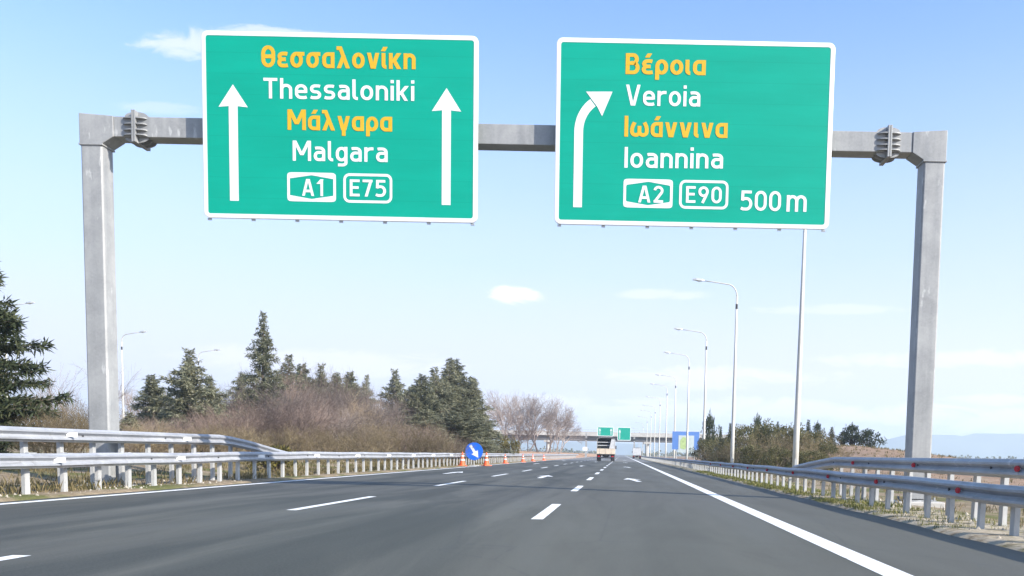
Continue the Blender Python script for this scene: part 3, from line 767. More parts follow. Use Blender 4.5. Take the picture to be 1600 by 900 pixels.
# ------------------------------------------------------------------ vegetation builders
def leaf(m, p, d, ln, wd, rng):
    d = d.normalized(); a = d.cross(Vector((rng.uniform(-1, 1), rng.uniform(-1, 1), rng.uniform(-1, 1))))
    if a.length < 1e-3: return
    a.normalize(); q = p+d*ln
    m.add([p-a*wd*.3, p+d*ln*.45-a*wd*.5, q, p+d*ln*.45+a*wd*.5], [(0, 1, 2, 3)])
def conifer(h, r, seed, dens=1.0, low=.04, droop=-.25, lean=0, power=.85, lsz=.34):
    """trunk with limbs, and a crown of needle sprays along every limb"""
    rng = random.Random(seed); T, C = MB(), MB()
    bend = lambda z: Vector((lean*(z/h)**2, .1*math.sin(z), 0))
    T.tube([bend(z)+Vector((0, 0, z)) for z in (-.3, h*.25, h*.5, h*.75, h*.97)], [.02*h, .016*h, .011*h, .006*h, .012], 7)
    nb = int(11*h*dens)
    for i in range(nb):
        f = low+(1-low)*(i+rng.random())/nb; z = f*h; ang = i*2.399+rng.uniform(-.5, .5)
        ln = max(.22, r*(1-f)**power*rng.choice((.45, .6, .8, .9, 1.0, 1.05, 1.28))*rng.uniform(.9, 1.1)*(1 if f < .66 else 1-.55*(f-.66)/.34)+.10)
        base = bend(z)+Vector((0, 0, z)); out = Vector((math.cos(ang), math.sin(ang), 0))
        up_ = rng.uniform(.05, .45)+.5*f; pts = []
        for k in range(5):
            s = k/4; pts.append(base+out*ln*s+Vector((0, 0, ln*(up_*s+droop*1.6*s*s))))
        for k in range(4): T.twig(pts[k], pts[k+1], .014*ln*(1-k/5)+.006, .014*ln*(1-(k+1)/5)+.004)
        ns = max(3, int(ln*9*dens))
        for j in range(ns):
            s = (j+rng.random())/ns*.92+.10; k = min(3, int(s*4)); p = pts[k].lerp(pts[k+1], min(1, s*4-k))
            for q in range(7):
                side = out.cross(Vector((0, 0, 1)))*rng.uniform(-1, 1)
                d = out*rng.uniform(-.1, .9)+side*1.0+Vector((0, 0, rng.uniform(-.75, .55)))
                leaf(C, p+Vector((rng.gauss(0, .07), rng.gauss(0, .07), rng.gauss(0, .06)))*min(1, ln), d, lsz*rng.uniform(.45, 1.3)*(.55+.45*min(1, ln)), .058*rng.uniform(.7, 1.4), rng)
    return T, C
def twiggy(h, r, seed, stems=9, levels=4, kids_=3, thick=.03, up=.9, spread=.6):
    rng = random.Random(seed); m = MB()
    def grow(p, d, ln, th, lv):
        n = 2; q = p
        for k in range(n):
            d2 = (d+Vector((rng.gauss(0, .12), rng.gauss(0, .12), rng.gauss(.03, .07)))).normalized()
            e = q+d2*ln/n; m.twig(q, e, th*(1-.3*k/n), th*(1-.3*(k+1)/n)); q = e; d = d2
            if lv > 0:
                for c in range(kids_ if k == n-1 else max(1, kids_-2)):
                    a = rng.uniform(0, 6.283); s = d.cross(Vector((math.cos(a), math.sin(a), .3))).normalized()
                    grow(q, (d+s*rng.uniform(.35, .95)*spread*1.4).normalized(), ln*rng.uniform(.55, .82), th*.58, lv-1)
    for i in range(stems):
        a = rng.uniform(0, 6.283); o = Vector((math.cos(a)*r*.35*rng.random(), math.sin(a)*r*.35*rng.random(), -.1))
        d = Vector((math.cos(a)*spread*rng.random(), math.sin(a)*spread*rng.random(), up)).normalized()
        grow(o, d, h*.36*rng.uniform(.7, 1.1), thick*rng.uniform(.7, 1.2), levels)
    return m
def bush(rx, rz, seed, n=2600, lsz=.2):
    """leafy bush: clumps of small leaves on limbs"""
    rng = random.Random(seed); T, C = MB(), MB()
    cl = []
    for i in range(34):
        a = rng.uniform(0, 6.283); q = rng.random()**.6; z = rz*(.12+.88*rng.random()**.8)
        rr_ = rx*math.sqrt(max(.05, 1-((z-rz*.35)/(rz*.72))**2))
        c = Vector((math.cos(a)*q*rr_, math.sin(a)*q*rr_, z)); cl.append((c, rng.uniform(.22, .5)*min(rx, rz)*.62))
        b = Vector((c.x*.2, c.y*.2, 0)); mid = b.lerp(c, .5)+Vector((0, 0, .1*rz))
        T.twig(b, mid, .04, .025); T.twig(mid, c, .025, .008)
    for i in range(n):
        c, s = cl[rng.randrange(len(cl))]
        d = Vector((rng.gauss(0, 1), rng.gauss(0, 1), rng.gauss(0, .8))); d.normalize()
        p = c+d*s*rng.random()**.4
        if p.z < .02: p.z = .05
        leaf(C, p, d+Vector((rng.gauss(0, .5), rng.gauss(0, .5), rng.gauss(.2, .5))), lsz*rng.uniform(.6, 1.4), lsz*.5, rng)
    return T, C
def plant(name, TC, bark, crown, loc, label, cat, group=None, rz=0, scale=None):
    t = empty(name, loc, rz, label, cat, group)
    TC[0].build('trunk', bark, t); TC[1].build('crown', crown, t)
    if scale: t.scale = scale
    return t
def put(o, name, x, y, s, label, group=None, rz=None, zoff=0):
    k = dup(o, (x, y, hz(x, y)+zoff), rz if rz is not None else (x*7.3+y*3.1) % 6.28, s, label, group); k.name = name
    return k
px2x = lambda px, y: (px-972)/1475*y
PROTO_AT = (-4000, -150, 0)

# ------------------------------------------------------------------ left side trees
big = plant('conifer_tree', conifer(8.5, 2.55, 5, 2.3, .02, -.12, .1, .8, .36), 'bark', 'needles_dark', (-23.2, 33.8, hz(-22.3, 33.5)),
            'big dark conifer at the left border of the picture, nearest of all trees', 'conifer tree', 'conifers on the left', 1.0)
cA = plant('conifer_tree', conifer(10, 2.5, 21, 1.5, .03, -.22, .15, .8), 'bark', 'needles', (px2x(413, 70), 70, 0), 'x', 'conifer tree', 'conifers on the left')
cB = plant('conifer_tree', conifer(7, 2.5, 22, 1.6, .02, -.15, -.1, .8), 'bark', 'needles', (px2x(303, 60), 60, 0), 'x', 'conifer tree', 'conifers on the left')
cC = plant('conifer_tree', conifer(8.5, 2.0, 23, 1.8, .02, -.05, .2, .62), 'bark', 'needles', (px2x(660, 95), 95, 0), 'x', 'conifer tree', 'conifers on the left')
cD = plant('conifer_tree', conifer(8.0, 2.4, 24, 1.8, .02, -.2, -.25, .7), 'bark', 'needles', (px2x(550, 90), 90, 0), 'x', 'conifer tree', 'conifers on the left')
def set_con(o, px, y, top, hn, wid, label, first=False, rz=0):
    x = px2x(px, y); zt = 1.1+((710+.0201*(px-972))-top)/1475*y; z0 = hz(x, y); s = (zt-z0)/hn; sw = wid
    if first: o.location = (x, y, z0); o.rotation_euler = (0, 0, rz); o.scale = (sw, sw, s); o['label'] = label
    else: put(o, 'conifer_tree', x, y, (sw, sw, s), label, rz=rz)
set_con(cA, 413, 70, 493, 10, .92, 'tallest slender ragged conifer rising above the brown thicket left of centre', True)
set_con(cB, 303, 60, 549, 7, 1.15, 'broad pyramid shaped grey green conifer between the gantry post and the tallest slender conifer', True)
set_con(cC, 656, 95, 588, 8.5, 1.45, 'narrow conifer at the left end of the dense evergreen clump, beside the gap', True)
set_con(cD, 553, 90, 583, 8, 1.2, 'conifer top above the thicket, second to the left of the gap', True)
for src, hn, px, y, top, wid, rz, lab in [
    (cD, 8, 247, 64, 588, .80, 1.1, 'dark loose conifer just left of the broad pyramid conifer'),
    (cC, 8.5, 333, 66, 590, .55, 2.0, 'small pointed conifer touching the right flank of the broad pyramid conifer'),
    (cB, 7, 208, 56, 645, .62, .4, 'low dark conifer beside the left gantry post'),
    (cC, 8.5, 379, 76, 585, .60, .9, 'small conifer tight on the left of the tallest slender conifer'),
    (cA, 10, 455, 80, 557, .95, 2.2, 'conifer with a dark spike, first to the right of the tallest slender conifer'),
    (cD, 8, 480, 84, 571, 1.0, .5, 'bushy conifer, second to the right of the tallest slender conifer'),
    (cB, 7, 503, 86, 572, .85, 3.0, 'conifer third to the right of the tallest slender conifer'),
    (cC, 8.5, 530, 88, 586, .9, 4.0, 'thin pale conifer behind the middle of the brown thicket'),
    (cA, 10, 574, 92, 588, .6, 1.5, 'pointed conifer directly left of the gap in the tree row'),
    (cB, 7, 620, 94, 580, .78, .2, 'light conifer directly right of the gap in the tree row'),
    (cD, 8, 642, 98, 606, .9, 2.7, 'low rounded conifer next to the light one right of the gap'),
    (cB, 7, 680, 99, 578, .98, 1.9, 'conifer in the left half of the dense evergreen clump'),
    (cA, 10, 701, 101, 563, .95, .8, 'highest spire of the dense evergreen clump'),
    (cC, 8.5, 716, 103, 566, 1.2, 3.3, 'second spire of the dense evergreen clump, just right of its highest'),
    (cD, 8, 735, 104, 592, .98, 4.4, 'conifer on the sloping right shoulder of the dense evergreen clump'),
    (cB, 7, 752, 106, 640, .72, 5.1, 'low conifer at the right foot of the evergreen clump, behind the blue round sign'),
    (cD, 8, 668, 90, 640, .95, 5.6, 'low spreading conifer at the foot of the dense evergreen clump, on its left'),
    (cC, 8.5, 715, 94, 632, 1.25, .3, 'low spreading conifer at the foot of the dense evergreen clump, in its middle')]:
    set_con(src, px, y, top, hn, wid*(1.5 if px > 600 else 1.25), lab, rz=rz)

tA = twiggy(4.4, 2.0, 31, 11, 4, 3, .028).build('bare_shrub', 'twigs_brown'); tB = twiggy(3.8, 2.2, 32, 12, 4, 3, .026, .8, .75).build('bare_shrub', 'twigs_brown')
tD = twiggy(4.2, 2.0, 34, 10, 4, 3, .026, .85, .7).build('bare_shrub', 'twigs_grey'); tE = twiggy(3.9, 2.1, 35, 10, 4, 3, .026, .85, .7).build('bare_shrub', 'twigs_tan')
tC = twiggy(3.2, 1.8, 33, 11, 4, 3, .022, .8, .8).build('bare_shrub', 'twigs_olive')
def top_of(o):
    zs = sorted(v.co.z for v in o.data.vertices); return zs[int(len(zs)*.985)]
first = {}
TOP = [(190, 668), (250, 656), (300, 646), (350, 634), (400, 612), (450, 600), (500, 606), (560, 622), (610, 642), (650, 654), (700, 674), (750, 690)]
def topline(px):
    for (a, ya), (b, yb) in zip(TOP, TOP[1:]):
        if a <= px <= b: return ya+(yb-ya)*(px-a)/(b-a)
    return TOP[-1][1]
rng = random.Random(77)
def shrub(src, hn, px, y, top, lab, grp, wid=None):
    x = px2x(px, y); z0 = hz(x, y); zt = 1.1+((710+.0201*(px-972))-top)/1475*y; s = max(.25, (zt-z0)/top_of(src))
    wd = wid or max(.8, min(1.25, s*rng.uniform(.9, 1.2)))
    if src.name not in first:
        first[src.name] = 1; o = src; o.location = (x, y, z0); o.rotation_euler = (0, 0, rng.uniform(0, 6.28)); o.scale = (wd, wd, s); tag(o, lab, 'shrub', grp)
    else:
        o = dup(src, (x, y, z0), rng.uniform(0, 6.28), (wd, wd, s), lab, grp); o['category'] = 'shrub'
    return o
GB, GO = 'bare brown shrubs of the left thicket', 'low olive shrubs at the foot of the left thicket'
for row in range(4):
    for px in range(218+row*9, 722-row*16, 38 - row*2):
        y = (47, 54, 61, 68)[row] + (px-220)*.062 + rng.uniform(-2, 2)
        top = topline(px)+(28, 14, 2, -8)[row]+rng.uniform(-20, 12)
        shrub(rng.choice((tA, tA, tB, tB, tD, tD, tE)), 4.2, px+rng.uniform(-8, 8), y, top, 'leafless pinkish brown shrub in the thicket behind the left guardrail', GB)
for px in list(range(215, 700, 30)):
    y = 43+(px-220)*.055+rng.uniform(-2, 2)
    shrub(tC, 3.6, px+rng.uniform(-8, 8), y, 672+rng.uniform(-14, 8), 'low yellowish olive shrub at the foot of the brown thicket', GO)
bs = twiggy(4.9, 2.4, 41, 6, 4, 3, .032, .9, .62).build('bare_shrub', 'twigs_pale'); bs.location = (-21.6, 37, hz(-22, 37)); bs.scale = (.82, .82, .92)
tag(bs, 'tall fine twigged bare shrub between the big dark conifer and the left gantry post', 'shrub')
for px, y, top in ((70, 36, 622), (100, 35, 634), (128, 37, 628), (85, 33, 646), (120, 33, 650)):
    shrub(tC, 3.6, px, y, top, 'low tawny shrub under the tall bare shrub beside the left gantry post', 'low tawny shrubs left of the gantry post')
# far bare trees
tf = twiggy(12, 4, 51, 3, 5, 3, .15, 1.0, .5)
tr0 = tf.build('bare_tree', 'twigs_pale')
tg = twiggy(12, 4, 52, 2, 5, 3, .17, 1.0, .55).build('bare_tree', 'twigs_pale')
BT = [(tr0, 792, 200, 616, .95, 'bare pale tree with the highest crown at the left of the far row'), (tg, 828, 205, 620, 1.0, 'bare pale tree in the middle of the far row'),
      (tr0, 808, 208, 622, .95, 'bare pale tree between the highest and the middle one of the far row'), (tg, 842, 214, 622, 1.0, 'bare pale tree just right of the middle of the far row'), (tr0, 868, 222, 640, .8, 'lower bare pale tree near the right end of the far row'),
      (tr0, 856, 212, 626, .9, 'bare pale tree at the right of the far row, above the bridge parapet'), (tg, 774, 190, 645, .7, 'small bare tree next to the evergreen clump'),
      (tg, 874, 225, 648, .75, 'faint small bare tree at the right end of the far row'), (tr0, 222, 150, 612, .9, 'faint bare tree seen far behind the left gantry post'),
      (tg, 800, 150, 660, .6, 'low bare tree in front of the far row, beside the yellow green bush')]
seen = set()
for src, px, y, top, wd, lab in BT:
    x = px2x(px, y); z0 = hz(x, y); s = (1.1+((710+.0201*(px-972))-top)/1475*y-z0)/top_of(src)
    if src.name not in seen: seen.add(src.name); src.location = (x, y, z0); src.scale = (wd, wd, s); tag(src, lab, 'bare tree', 'bare trees far off')
    else: dup(src, (x, y, z0), px*.1, (wd, wd, s), lab)['category'] = 'bare tree'
bY = plant('round_bush', bush(2.2, 2.6, 61, 3200, .2), 'bark', 'leaves_yellow', (px2x(793, 125), 125, hz(-15, 125)), 'rounded yellow green bush between the evergreen clump and the bare far trees', 'bush')
bG = plant('round_bush', bush(1.2, .9, 62, 1200, .16), 'bark', 'leaves_yellow', (px2x(430, 40), 40, hz(-14.6, 40)), 'low green tuft bush behind the left guardrail where the upper rail ends', 'bush')

# ------------------------------------------------------------------ right side vegetation
b1 = plant('olive_bush', bush(2.3, 3.2, 71, 4200, .19), 'bark', 'leaves_olive', (0, 0, 0), 'x', 'bush', 'bushes behind the right guardrail')
b2 = plant('olive_bush', bush(2.0, 2.8, 72, 3600, .17), 'bark', 'leaves_olive', (0, 0, 0), 'x', 'bush', 'bushes behind the right guardrail')
t2 = twiggy(3.0, 1.8, 73, 10, 4, 3, .024, .85, .75).build('bare_shrub', 'twigs_olive'); t2.hide_render = False
def rput(src, hn, px, y, top, wd, lab, cat='bush', name=None, firsts=set()):
    x = px2x(px, y); z0 = hz(x, y); s = (1.1+((710+.0201*(px-972))-top)/1475*y-z0)/(hn if src.type == 'EMPTY' else top_of(src))
    if src.name not in firsts:
        firsts.add(src.name); src.location = (x, y, z0); src.scale = (wd, wd, s); tag(src, lab, cat, 'bushes behind the right guardrail' if cat != 'conifer tree' else 'conifers on the right'); return src
    o = dup(src, (x, y, z0), px*.37, (wd, wd, s), lab); o['category'] = cat
    return o
RB = [(b1, 3.2, 1106, 92, 688, .7, 'olive bush nearest the blue board, left end of the right hedge'), (b2, 2.8, 1128, 86, 684, .8, 'olive bush between the second and third street lamps, to the left'),
      (b1, 3.2, 1160, 80, 668, .85, 'tall olive bush just right of the tallest whole street lamp'), (b2, 2.8, 1186, 76, 664, .95, 'tallest olive bush in the middle of the right hedge'),
      (b1, 3.2, 1212, 70, 668, .85, 'olive bush left of the nearest street lamp'), (b2, 2.8, 1236, 66, 670, .9, 'olive bush directly behind the nearest street lamp'),
      (b1, 3.2, 1262, 64, 678, .8, 'olive bush just right of the nearest street lamp'), (b2, 2.8, 1282, 60, 692, .7, 'low green bush at the right end of the right hedge, by the rail end'),
      (b1, 3.2, 1175, 62, 698, .6, 'low bush in front of the middle of the right hedge'), (b2, 2.8, 1215, 58, 700, .6, 'low bush in front of the hedge left of the nearest street lamp'),
      (b1, 3.2, 1262, 54, 706, .55, 'lowest bush at the hedge foot right of the nearest street lamp')]
for a in RB: rput(*a)
for px, y, top, lab in ((1145, 72, 688, 'bare olive shrub at the foot of the tallest whole street lamp'), (1198, 64, 684, 'bare shrub between the hedge bushes left of the nearest lamp'),
                        (1228, 60, 676, 'bare tan shrub close left of the nearest lamp pole'), (1255, 58, 688, 'bare tan shrub close right of the nearest lamp pole'), (1115, 80, 698, 'small bare shrub near the third street lamp'),
                        (1276, 62, 676, 'bare tan shrub at the right end of the hedge'), (1305, 78, 698, 'low bare shrub on the red soil bank right of the hedge')):
    rput(t2, 3.3, px, y, top, .75, lab, 'shrub')
pine = plant('pine_tree', bush(1.5, 1.9, 75, 1500, .22), 'bark', 'needles_dark', (0, 0, 0), 'x', 'pine tree', 'dark trees on the right skyline')
for px, y, top, wd, lab, off in ((1109, 100, 655, .62, 'dark pine with a flat tuft above the hedge behind the third street lamp', 2.0), (1183, 98, 656, .55, 'small dark pine peeking over the middle of the hedge', 2.2),
                                (1313, 112, 676, .7, 'small dark pine at the left of the trio on the red soil bank', 1.8), (1331, 112, 667, .9, 'taller dark tree in the middle of the trio on the red soil bank', 1.5),
                                (1357, 110, 674, 1.0, 'round dark green tree at the right of the trio on the red soil bank', 1.0), (1276, 105, 664, .45, 'dark tree tip over the right end of the hedge', 2.0)):
    x = px2x(px, y); z0 = hz(x, y); s = (1.1+((710+.0201*(px-972))-top)/1475*y-z0)/1.95
    if lab.startswith('dark pine'): pine.location = (x, y, z0); pine.scale = (wd, wd, s); pine['label'] = lab
    else: put(pine, 'pine_tree', x, y, (wd, wd, s), lab)
cy = plant('cypress_tree', conifer(6, .8, 81, 1.8, .02, .1, 0, .6, .25), 'bark', 'needles_dark', (0, 0, 0), 'x', 'cypress tree', 'cypresses on the right skyline')
CY = [(1139, 105, 663, .6, 'slim dark cypress behind the tallest whole street lamp'), (1261, 105, 657, .6, 'slim dark cypress tip just right of the nearest street lamp'), (1297, 110, 668, .6, 'slim dark cypress left of the trio on the red soil bank'),
      (1125, 110, 668, .5, 'thin cypress between the second and third street lamps'), (1213, 112, 660, .5, 'thin cypress over the hedge left of the nearest street lamp')]
for i, (px, y, top, wd, lab) in enumerate(CY):
    x = px2x(px, y); z0 = hz(x, y); s = (1.1+((710+.0201*(px-972))-top)/1475*y-z0)/6
    if i == 0: cy.location = (x, y, z0); cy.scale = (wd, wd, s); cy['label'] = lab
    else: put(cy, 'cypress_tree', x, y, (wd, wd, s), lab)

# far tree line on the plain
tl = MB(); rng = random.Random(5)
for k in range(2600):
    x = rng.uniform(-700, 1500); y = rng.uniform(850, 1250)
    if abs(x) < 14: continue
    hh = rng.uniform(2, 8)*(.4+.6*abs(math.sin(x*.013)))
    for q in range(5):
        d = Vector((rng.gauss(0, 1), rng.gauss(0, 1), rng.gauss(0, 1)))
        leaf(tl, Vector((x+rng.gauss(0, 2), y, rng.uniform(.2, 1)*hh)), d, 3.2, 2.2, rng)
tag(tl.build('far_trees', 'leaves_olive'), 'hazy low tree line far away across the plain', 'trees', kind='stuff')

# grass
def grass(name, mname, seed, n, area, hmin, hmax, label, mask=None):
    rng = random.Random(seed); m = MB()
    tuft = []
    for i in range(n):
        if i % 9 == 0:
            for _ in range(40):
                x, y = area(rng)
                if mask is None or mask(x, y) > rng.random(): break
            tuft = (x, y, rng.uniform(.6, 1.2))
        x, y = tuft[0]+rng.gauss(0, .09), tuft[1]+rng.gauss(0, .09)
        if -11.55 < x < 5.08: continue
        z = hz(x, y)-.02; h = rng.uniform(hmin, hmax)*tuft[2]; a = rng.uniform(0, 6.283); wd = .0035+.00022*y
        dx, dy = math.cos(a), math.sin(a); l = h*rng.uniform(.1, .6)
        m.add([(x-dy*wd, y+dx*wd, z), (x+dy*wd, y-dx*wd, z), (x+dx*l*.4+dy*wd*.7, y+dy*l*.4-dx*wd*.7, z+h*.6), (x+dx*l, y+dy*l, z+h)], [(0, 1, 2, 3)])
    return tag(m.build(name, mname), label, 'grass', kind='stuff')
nmask = lambda x, y: .5+.5*math.sin(x*1.7+y*.9)*math.sin(y*.47+1.3*math.sin(x))
grass('dry_grass', 'dry_grass', 91, 30000, lambda r: (-12.2-r.random()**1.4*11, 14+r.random()**1.3*75), .05, .30, 'dry yellowish grass behind the left guardrail', nmask)
grass('verge_grass', 'green_grass', 92, 22000, lambda r: (5.12+r.random()**1.5*1.5, 15+r.random()**1.2*50), .03, .12, 'short patchy grass along the right road edge under the guardrail', lambda x, y: nmask(x, y)*(1 if y > 20 else .25))
grass('dry_grass', 'dry_grass', 93, 24000, lambda r: (6.8+r.random()**1.1*34, 12+r.random()*110), .05, .26, 'dry grass on the ground beyond the right guardrail', nmask)
sm = MB(); rng = random.Random(9)
for i in range(700):
    if rng.random() < .6: x, y = 5.2+rng.random()*2.4, 11+rng.random()*16
    else: x, y = -11.7-rng.random()*2.2, 16+rng.random()*14
    s = .015+.05*rng.random()**3; z = hz(x, y)
    pts = [(x+s*rng.uniform(.6, 1.2)*math.cos(a), y+s*rng.uniform(.6, 1.2)*math.sin(a)) for a in (0, 1.2, 2.5, 3.7, 5)]
    sm.add([(p[0], p[1], z-.01) for p in pts]+[(x, y, z+s*.9)], [(k, (k+1) % 5, 5) for k in range(5)])
tag(sm.build('gravel', 'stone'), 'loose pale stones under the guardrails', 'gravel', kind='stuff')

# ------------------------------------------------------------------ blue round sign and cones on the left edge
ks = empty('traffic_sign', (-11.25, 72, 0), label='round blue sign with a white arrow pointing down right, standing at the left road edge', cat='road sign')
m = MB(); m.prism([(.67*math.cos(R(q)), 1.12+.67*math.sin(R(q))) for q in range(0, 360, 10)][::-1], 'y', 0, .03); m.build('disc', 'sign_blue', ks)
m = MB(); d = Vector((.55, -.835)).normalized(); n_ = Vector((-d.y, d.x)); c0 = Vector((0, 1.12))
P = lambda a, b: (c0.x+d.x*a+n_.x*b, c0.y+d.y*a+n_.y*b)
m.add([(q[0], -.004, q[1]) for q in (P(-.55, -.10), P(-.55, .10), P(.12, .10), P(.12, -.10))], [(0, 1, 2, 3)])
m.add([(q[0], -.006, q[1]) for q in (P(.08, -.29), P(.08, .29), P(.58, 0))], [(0, 1, 2)])
m.build('arrow', 'sign_white', ks)
m = MB(); m.tube([(0, .06, 0), (0, .06, 1.6)], .03, 8); m.box((-.35, -.1, 0), (.35, .3, .07)); m.build('stand', 'post_steel', ks)
def make_cone():
    t = empty('traffic_cone', (0, 0, 0))
    m = MB(); m.tube([(0, 0, .05), (0, 0, .92)], [.17, .03], 14); m.build('cone_body', 'cone_orange', t)
    for za, zb in ((.36, .47), (.63, .71)): m = MB(); m.tube([(0, 0, za), (0, 0, zb)], [.174-.161*(za-.05), .174-.161*(zb-.05)], 14, False); m.build('reflective_band', 'sign_white', t)
    m = MB(); m.box((-.23, -.23, 0), (.23, .23, .05)); m.build('foot', 'cone_orange', t, bevel=.01)
    return t
c0_ = make_cone()
CN = [(-12.35+.55, 70, 1.15, 'orange cone just left of the blue round sign'), (-10.62-.05, 74.5, 1.15, 'orange cone just right of the blue round sign'), (-11.35, 92, 1.0, 'orange cone second to the right of the blue round sign'),
      (-11.4, 109, 1.0, 'orange cone third to the right of the blue round sign'), (-11.4, 121, 1.0, 'orange cone fourth to the right of the blue round sign'), (-11.4, 138, 1.0, 'farthest small orange cone at the left road edge')]
for i, (x, y, s, lab) in enumerate(CN):
    if i == 0: o = c0_; o.location = (x, y, 0); tag(o, lab, 'traffic cone', 'orange cones on the left edge')
    else: o = dup(c0_, (x, y, 0), i*.7, None, lab); o['category'] = 'traffic cone'; o['group'] = 'orange cones on the left edge'
    o.scale = (s*1.2, s*1.2, s)

# ------------------------------------------------------------------ blue map board on the right
bd = empty('map_board', (8.35, 125, hz(8.35, 125)), label='blue board with a pale green map panel on two posts beside the right guardrail', cat='information board')
m = MB(); m.box((-1.78, 0, 1.75), (1.78, .06, 4.1)); m.build('panel', 'board_blue', bd)
m = MB(); m.box((-.95, -.02, 1.35), (1.10, -.002, 3.6)); m.build('map_field', 'map_pale', bd)
m = MB(); m.prism([(-.7, 1.9), (-.1, 1.75), (.35, 2.3), (.25, 3.2), (-.35, 3.45), (-.75, 2.9)], 'y', -.028, -.021); m.build('map_drawing', 'map_green', bd)
for x in (-1.2, 1.2):
    m = MB(); m.tube([(x, .12, -.2), (x, .12, 4.0)], .06, 8); m.build('post', 'post_steel', bd)

# ------------------------------------------------------------------ bridge far ahead
br = empty('road_bridge', (0, 330, 0), label='pale concrete road bridge crossing the motorway in the distance', cat='bridge')
def deckz(x): return .0
for yy in (0, 9.7): m = MB(); m.box((-75, yy, 7.75), (62, yy+.35, 8.75)); m.build('parapet', 'concrete', br)
m = MB(); m.prism([(-.4, 7.3), (10.4, 7.3), (10.4, 7.72), (-.4, 7.72)], 'x', -75, 62); m.build('deck', 'concrete', br)
for y in (.9, 3.6, 6.4, 9.1):
    m = MB(); m.box((-72, y-.3, 5.6), (60, y+.3, 7.28)); m.build('girder', 'concrete_dark', br)
for x in (-26, 8.8, 28):
    m = MB(); m.box((x-1.3, .2, 4.9), (x+1.3, 9.8, 5.58)); 
    for y in (1.4, 5, 8.6): m.tube([(x, y, -.5), (x, y, 4.9)], .55, 12)
    m.build('pier', 'concrete', br)
m = MB()
for i in range(69): m.box((-74+2*i, .12, 8.75), (-73.94+2*i, .18, 9.5))
m.box((-75, .12, 9.45), (62, .18, 9.52)); m.build('railing', 'post_steel', br)
for s, x0, x1 in ((-1, -75, -50), (1, 42, 62)):
    m = MB(); m.prism([(x0, -2), (x1, -2), (x1, .3), (x0, 7.2)] if s < 0 else [(x0, -2), (x1, -2), (x1, 7.2), (x0, .3)], 'y', -2.5, 13)
    m.build('abutment', 'soil', br)

# second gantry with its two signs
g2 = empty('overhead_gantry', (0, 286, 0), label='distant thin portal gantry in front of the bridge with small green signs', cat='gantry')
for x in (-10.9, 3.6):
    m = MB(); m.box((x-.25, -.25, -.2), (x+.25, .25, 6.4 if x > 0 else 7.6)); m.build('post', 'galvanised', g2)
m = MB(); m.box((-11.1, -.25, 5.25), (3.85, .25, 5.75)); m.build('beam', 'dark_steel', g2)
for x0, x1, z0, z1, lab in ((-7.5, -2.75, 6.45, 9.3, 'small distant green sign above the truck'), (-1.5, 2.5, 5.3, 9.3, 'small distant squarish green sign right of the truck')):
    t = empty('direction_sign', (x0, 285.4, z0), label=lab, cat='road sign', group='small green signs on the far gantry')
    W, H = x1-x0, z1-z0
    m = MB(); m.box((0, 0, 0), (W, .08, H)); m.build('panel', 'sign_green', t)
    m = MB(); ribbon(m, rect_poly(.09, .09, W-.09, H-.09, .12), .18, True, -.006); m.build('border', 'sign_white', t)
    for xx in ((.7, W-.7) if x0 < -3 else (.7,)):
        m = MB(); poly_film(m, [(xx-.09, .45), (xx+.09, .45), (xx+.09, H*.6), (xx+.28, H*.6), (xx, H*.85), (xx-.28, H*.6), (xx-.09, H*.6)], -.008)
        m.build('arrow', 'sign_white', t)
    for q in (.3, .66): m = MB(); m.box((W*q, .08, .2), (W*(q+.04), .36, H-.2)); m.build('bracket', 'sign_back', t)
ws = empty('small_sign', (-9.6, 245, 0), label='small white board on a thin post at the left road edge far ahead', cat='road sign')
m = MB(); m.box((-.65, 0, 1.9), (.65, .04, 2.9)); m.build('panel', 'sign_white', ws)
m = MB(); m.tube([(0, .08, -.2), (0, .08, 2.8)], .05, 8); m.build('post', 'post_steel', ws)

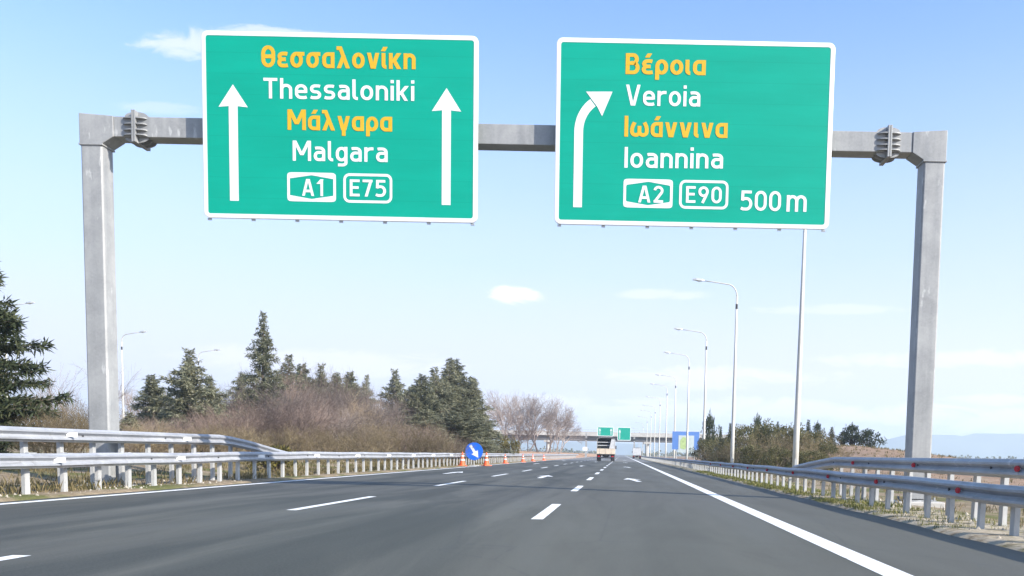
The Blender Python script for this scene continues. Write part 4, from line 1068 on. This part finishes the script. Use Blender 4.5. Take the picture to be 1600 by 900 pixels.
# ------------------------------------------------------------------ lorry ahead
def wheel(t, x, y, z, r, wd):
    m = MB(); m.prism([(y+r*math.cos(R(q)), z+r*math.sin(R(q))) for q in range(0, 360, 18)], 'x', x-wd/2, x+wd/2); o = m.build('wheel', 'rubber', t, bevel=.03)
    k = MB(); s = 1 if x > 0 else -1
    k.prism([(y+r*.55*math.cos(R(q)), z+r*.55*math.sin(R(q))) for q in range(0, 360, 24)], 'x', *sorted((x+s*wd*.5, x+s*(wd*.5+.02)))); k.build('rim', 'post_steel', o)
def lorry(loc, label, open_back=True, body='tarp_grey', sc_=1.0):
    t = empty('lorry', loc, label=label, cat='truck'); t.scale = (sc_, sc_, sc_)
    for x in (-.95, .95):
        wheel(t, x, .95, .48, .48, .55); wheel(t, x, 5.9, .48, .48, .3)
    m = MB(); m.box((-.45, .25, .62), (-.3, 7.0, .86)); m.box((.3, .25, .62), (.45, 7.0, .86)); m.box((-.3, .9, .55), (.3, 1.02, .8)); m.tube([(-.95, .95, .48), (.95, .95, .48)], .09, 8); m.build('chassis', 'dark_steel', t)
    m = MB(); m.box((-1.15, .02, .46), (1.15, .14, .58)); m.build('rear_bumper', 'dark_steel', t)
    m = MB(); m.box((-1.22, .02, .88), (1.22, 5.2, 1.02)); m.build('bed', 'dark_steel', t)
    m = MB(); m.box((-1.25, -.03, .98), (1.25, .018, 1.72)); 
    for x in (-.8, 0, .8): m.box((x-.04, -.06, 1.0), (x+.04, -.032, 1.7))
    m.build('tailgate', 'cream_paint' if open_back else body, t, bevel=.01)
    for s in (-1, 1):
        m = MB(); a, b = sorted((s*1.22, s*1.26)); m.box((a, .022, 1.0), (b, 5.2, 1.72)); m.build('side_board', 'cream_paint' if open_back else body, t)
        m = MB(); m.box((s*.95-.16, -.02, .60), (s*.95+.16, .016, .74)); m.build('tail_light', 'tail_red', t)
        m = MB(); m.box((s*.95-.28, .25, .05), (s*.95+.28, .27, .48)); m.build('mud_flap', 'rubber', t)
    # tarpaulin on hoops, open at the back
    ring = lambda ins: [(-1.24+ins, 1.73), (-1.24+ins, 2.95-ins), (-1.05, 3.18-ins), (0, 3.28-ins), (1.05, 3.18-ins), (1.24-ins, 2.95-ins), (1.24-ins, 1.73)]
    m = MB(); secs = []
    for y in (.03, 1.3, 2.6, 3.9, 5.2):
        o = ring(0); i = ring(.03); secs.append([(x, y, z) for x, z in o]+[(x, y, z) for x, z in i[::-1]])
    m.loft(secs, closed=True, cap=False)
    n = 14; m.add(secs[0], [(k, k+1, 12-k, 13-k) for k in range(6)]); m.build('tarpaulin', body, t)
    m = MB(); m.box((-1.2, 5.14, 1.02), (1.2, 5.19, 3.2)); m.build('headboard', 'tarp_dark', t)
    if open_back:
        for z in (2.12, 2.55):
            m = MB(); m.box((-1.2, .30, z), (1.2, .36, z+.09)); m.build('cross_bar', 'tarp_grey', t)
        m = MB(); m.prism([(.45, 1.74), (1.19, 1.74), (1.19, 3.0), (.75, 3.05)], 'y', .05, .08); m.build('tarp_flap', 'tarp_grey', t)
        m = MB(); m.box((-1.1, .9, 1.03), (1.1, 4.6, 2.3)); m.build('cargo', 'tarp_dark', t)
    else:
        m = MB(); m.box((-1.2, .031, 1.73), (1.2, .06, 3.1)); m.build('rear_door', body, t)
    m = MB(); m.prism([(5.3, .75), (7.0, .75), (7.05, 1.6), (6.8, 2.75), (5.4, 2.8)], 'x', -1.15, 1.15); cb = m.build('cab', 'vehicle_white', t, bevel=.06)
    for s in (-1, 1):
        a, b = sorted((s*1.152, s*1.16)); m = MB(); m.prism([(5.7, 1.65), (6.85, 1.65), (6.7, 2.5), (5.7, 2.5)], 'x', a, b); m.build('window', 'rubber', cb)
        m = MB(); a, b = sorted((s*1.2, s*1.42)); m.box((a, 6.7, 1.7), (b, 6.76, 2.2)); m.build('mirror', 'dark_steel', cb)
    return t
lorry((-2.55, 148, 0), 'open backed lorry with cream tailgate and grey tarpaulin driving ahead in the middle lane', True, 'tarp_grey', 1.14)
lorry((4.1, 262, 0), 'small white box lorry far ahead on the right shoulder beside the lamp posts', False, 'tarp_grey', .95)
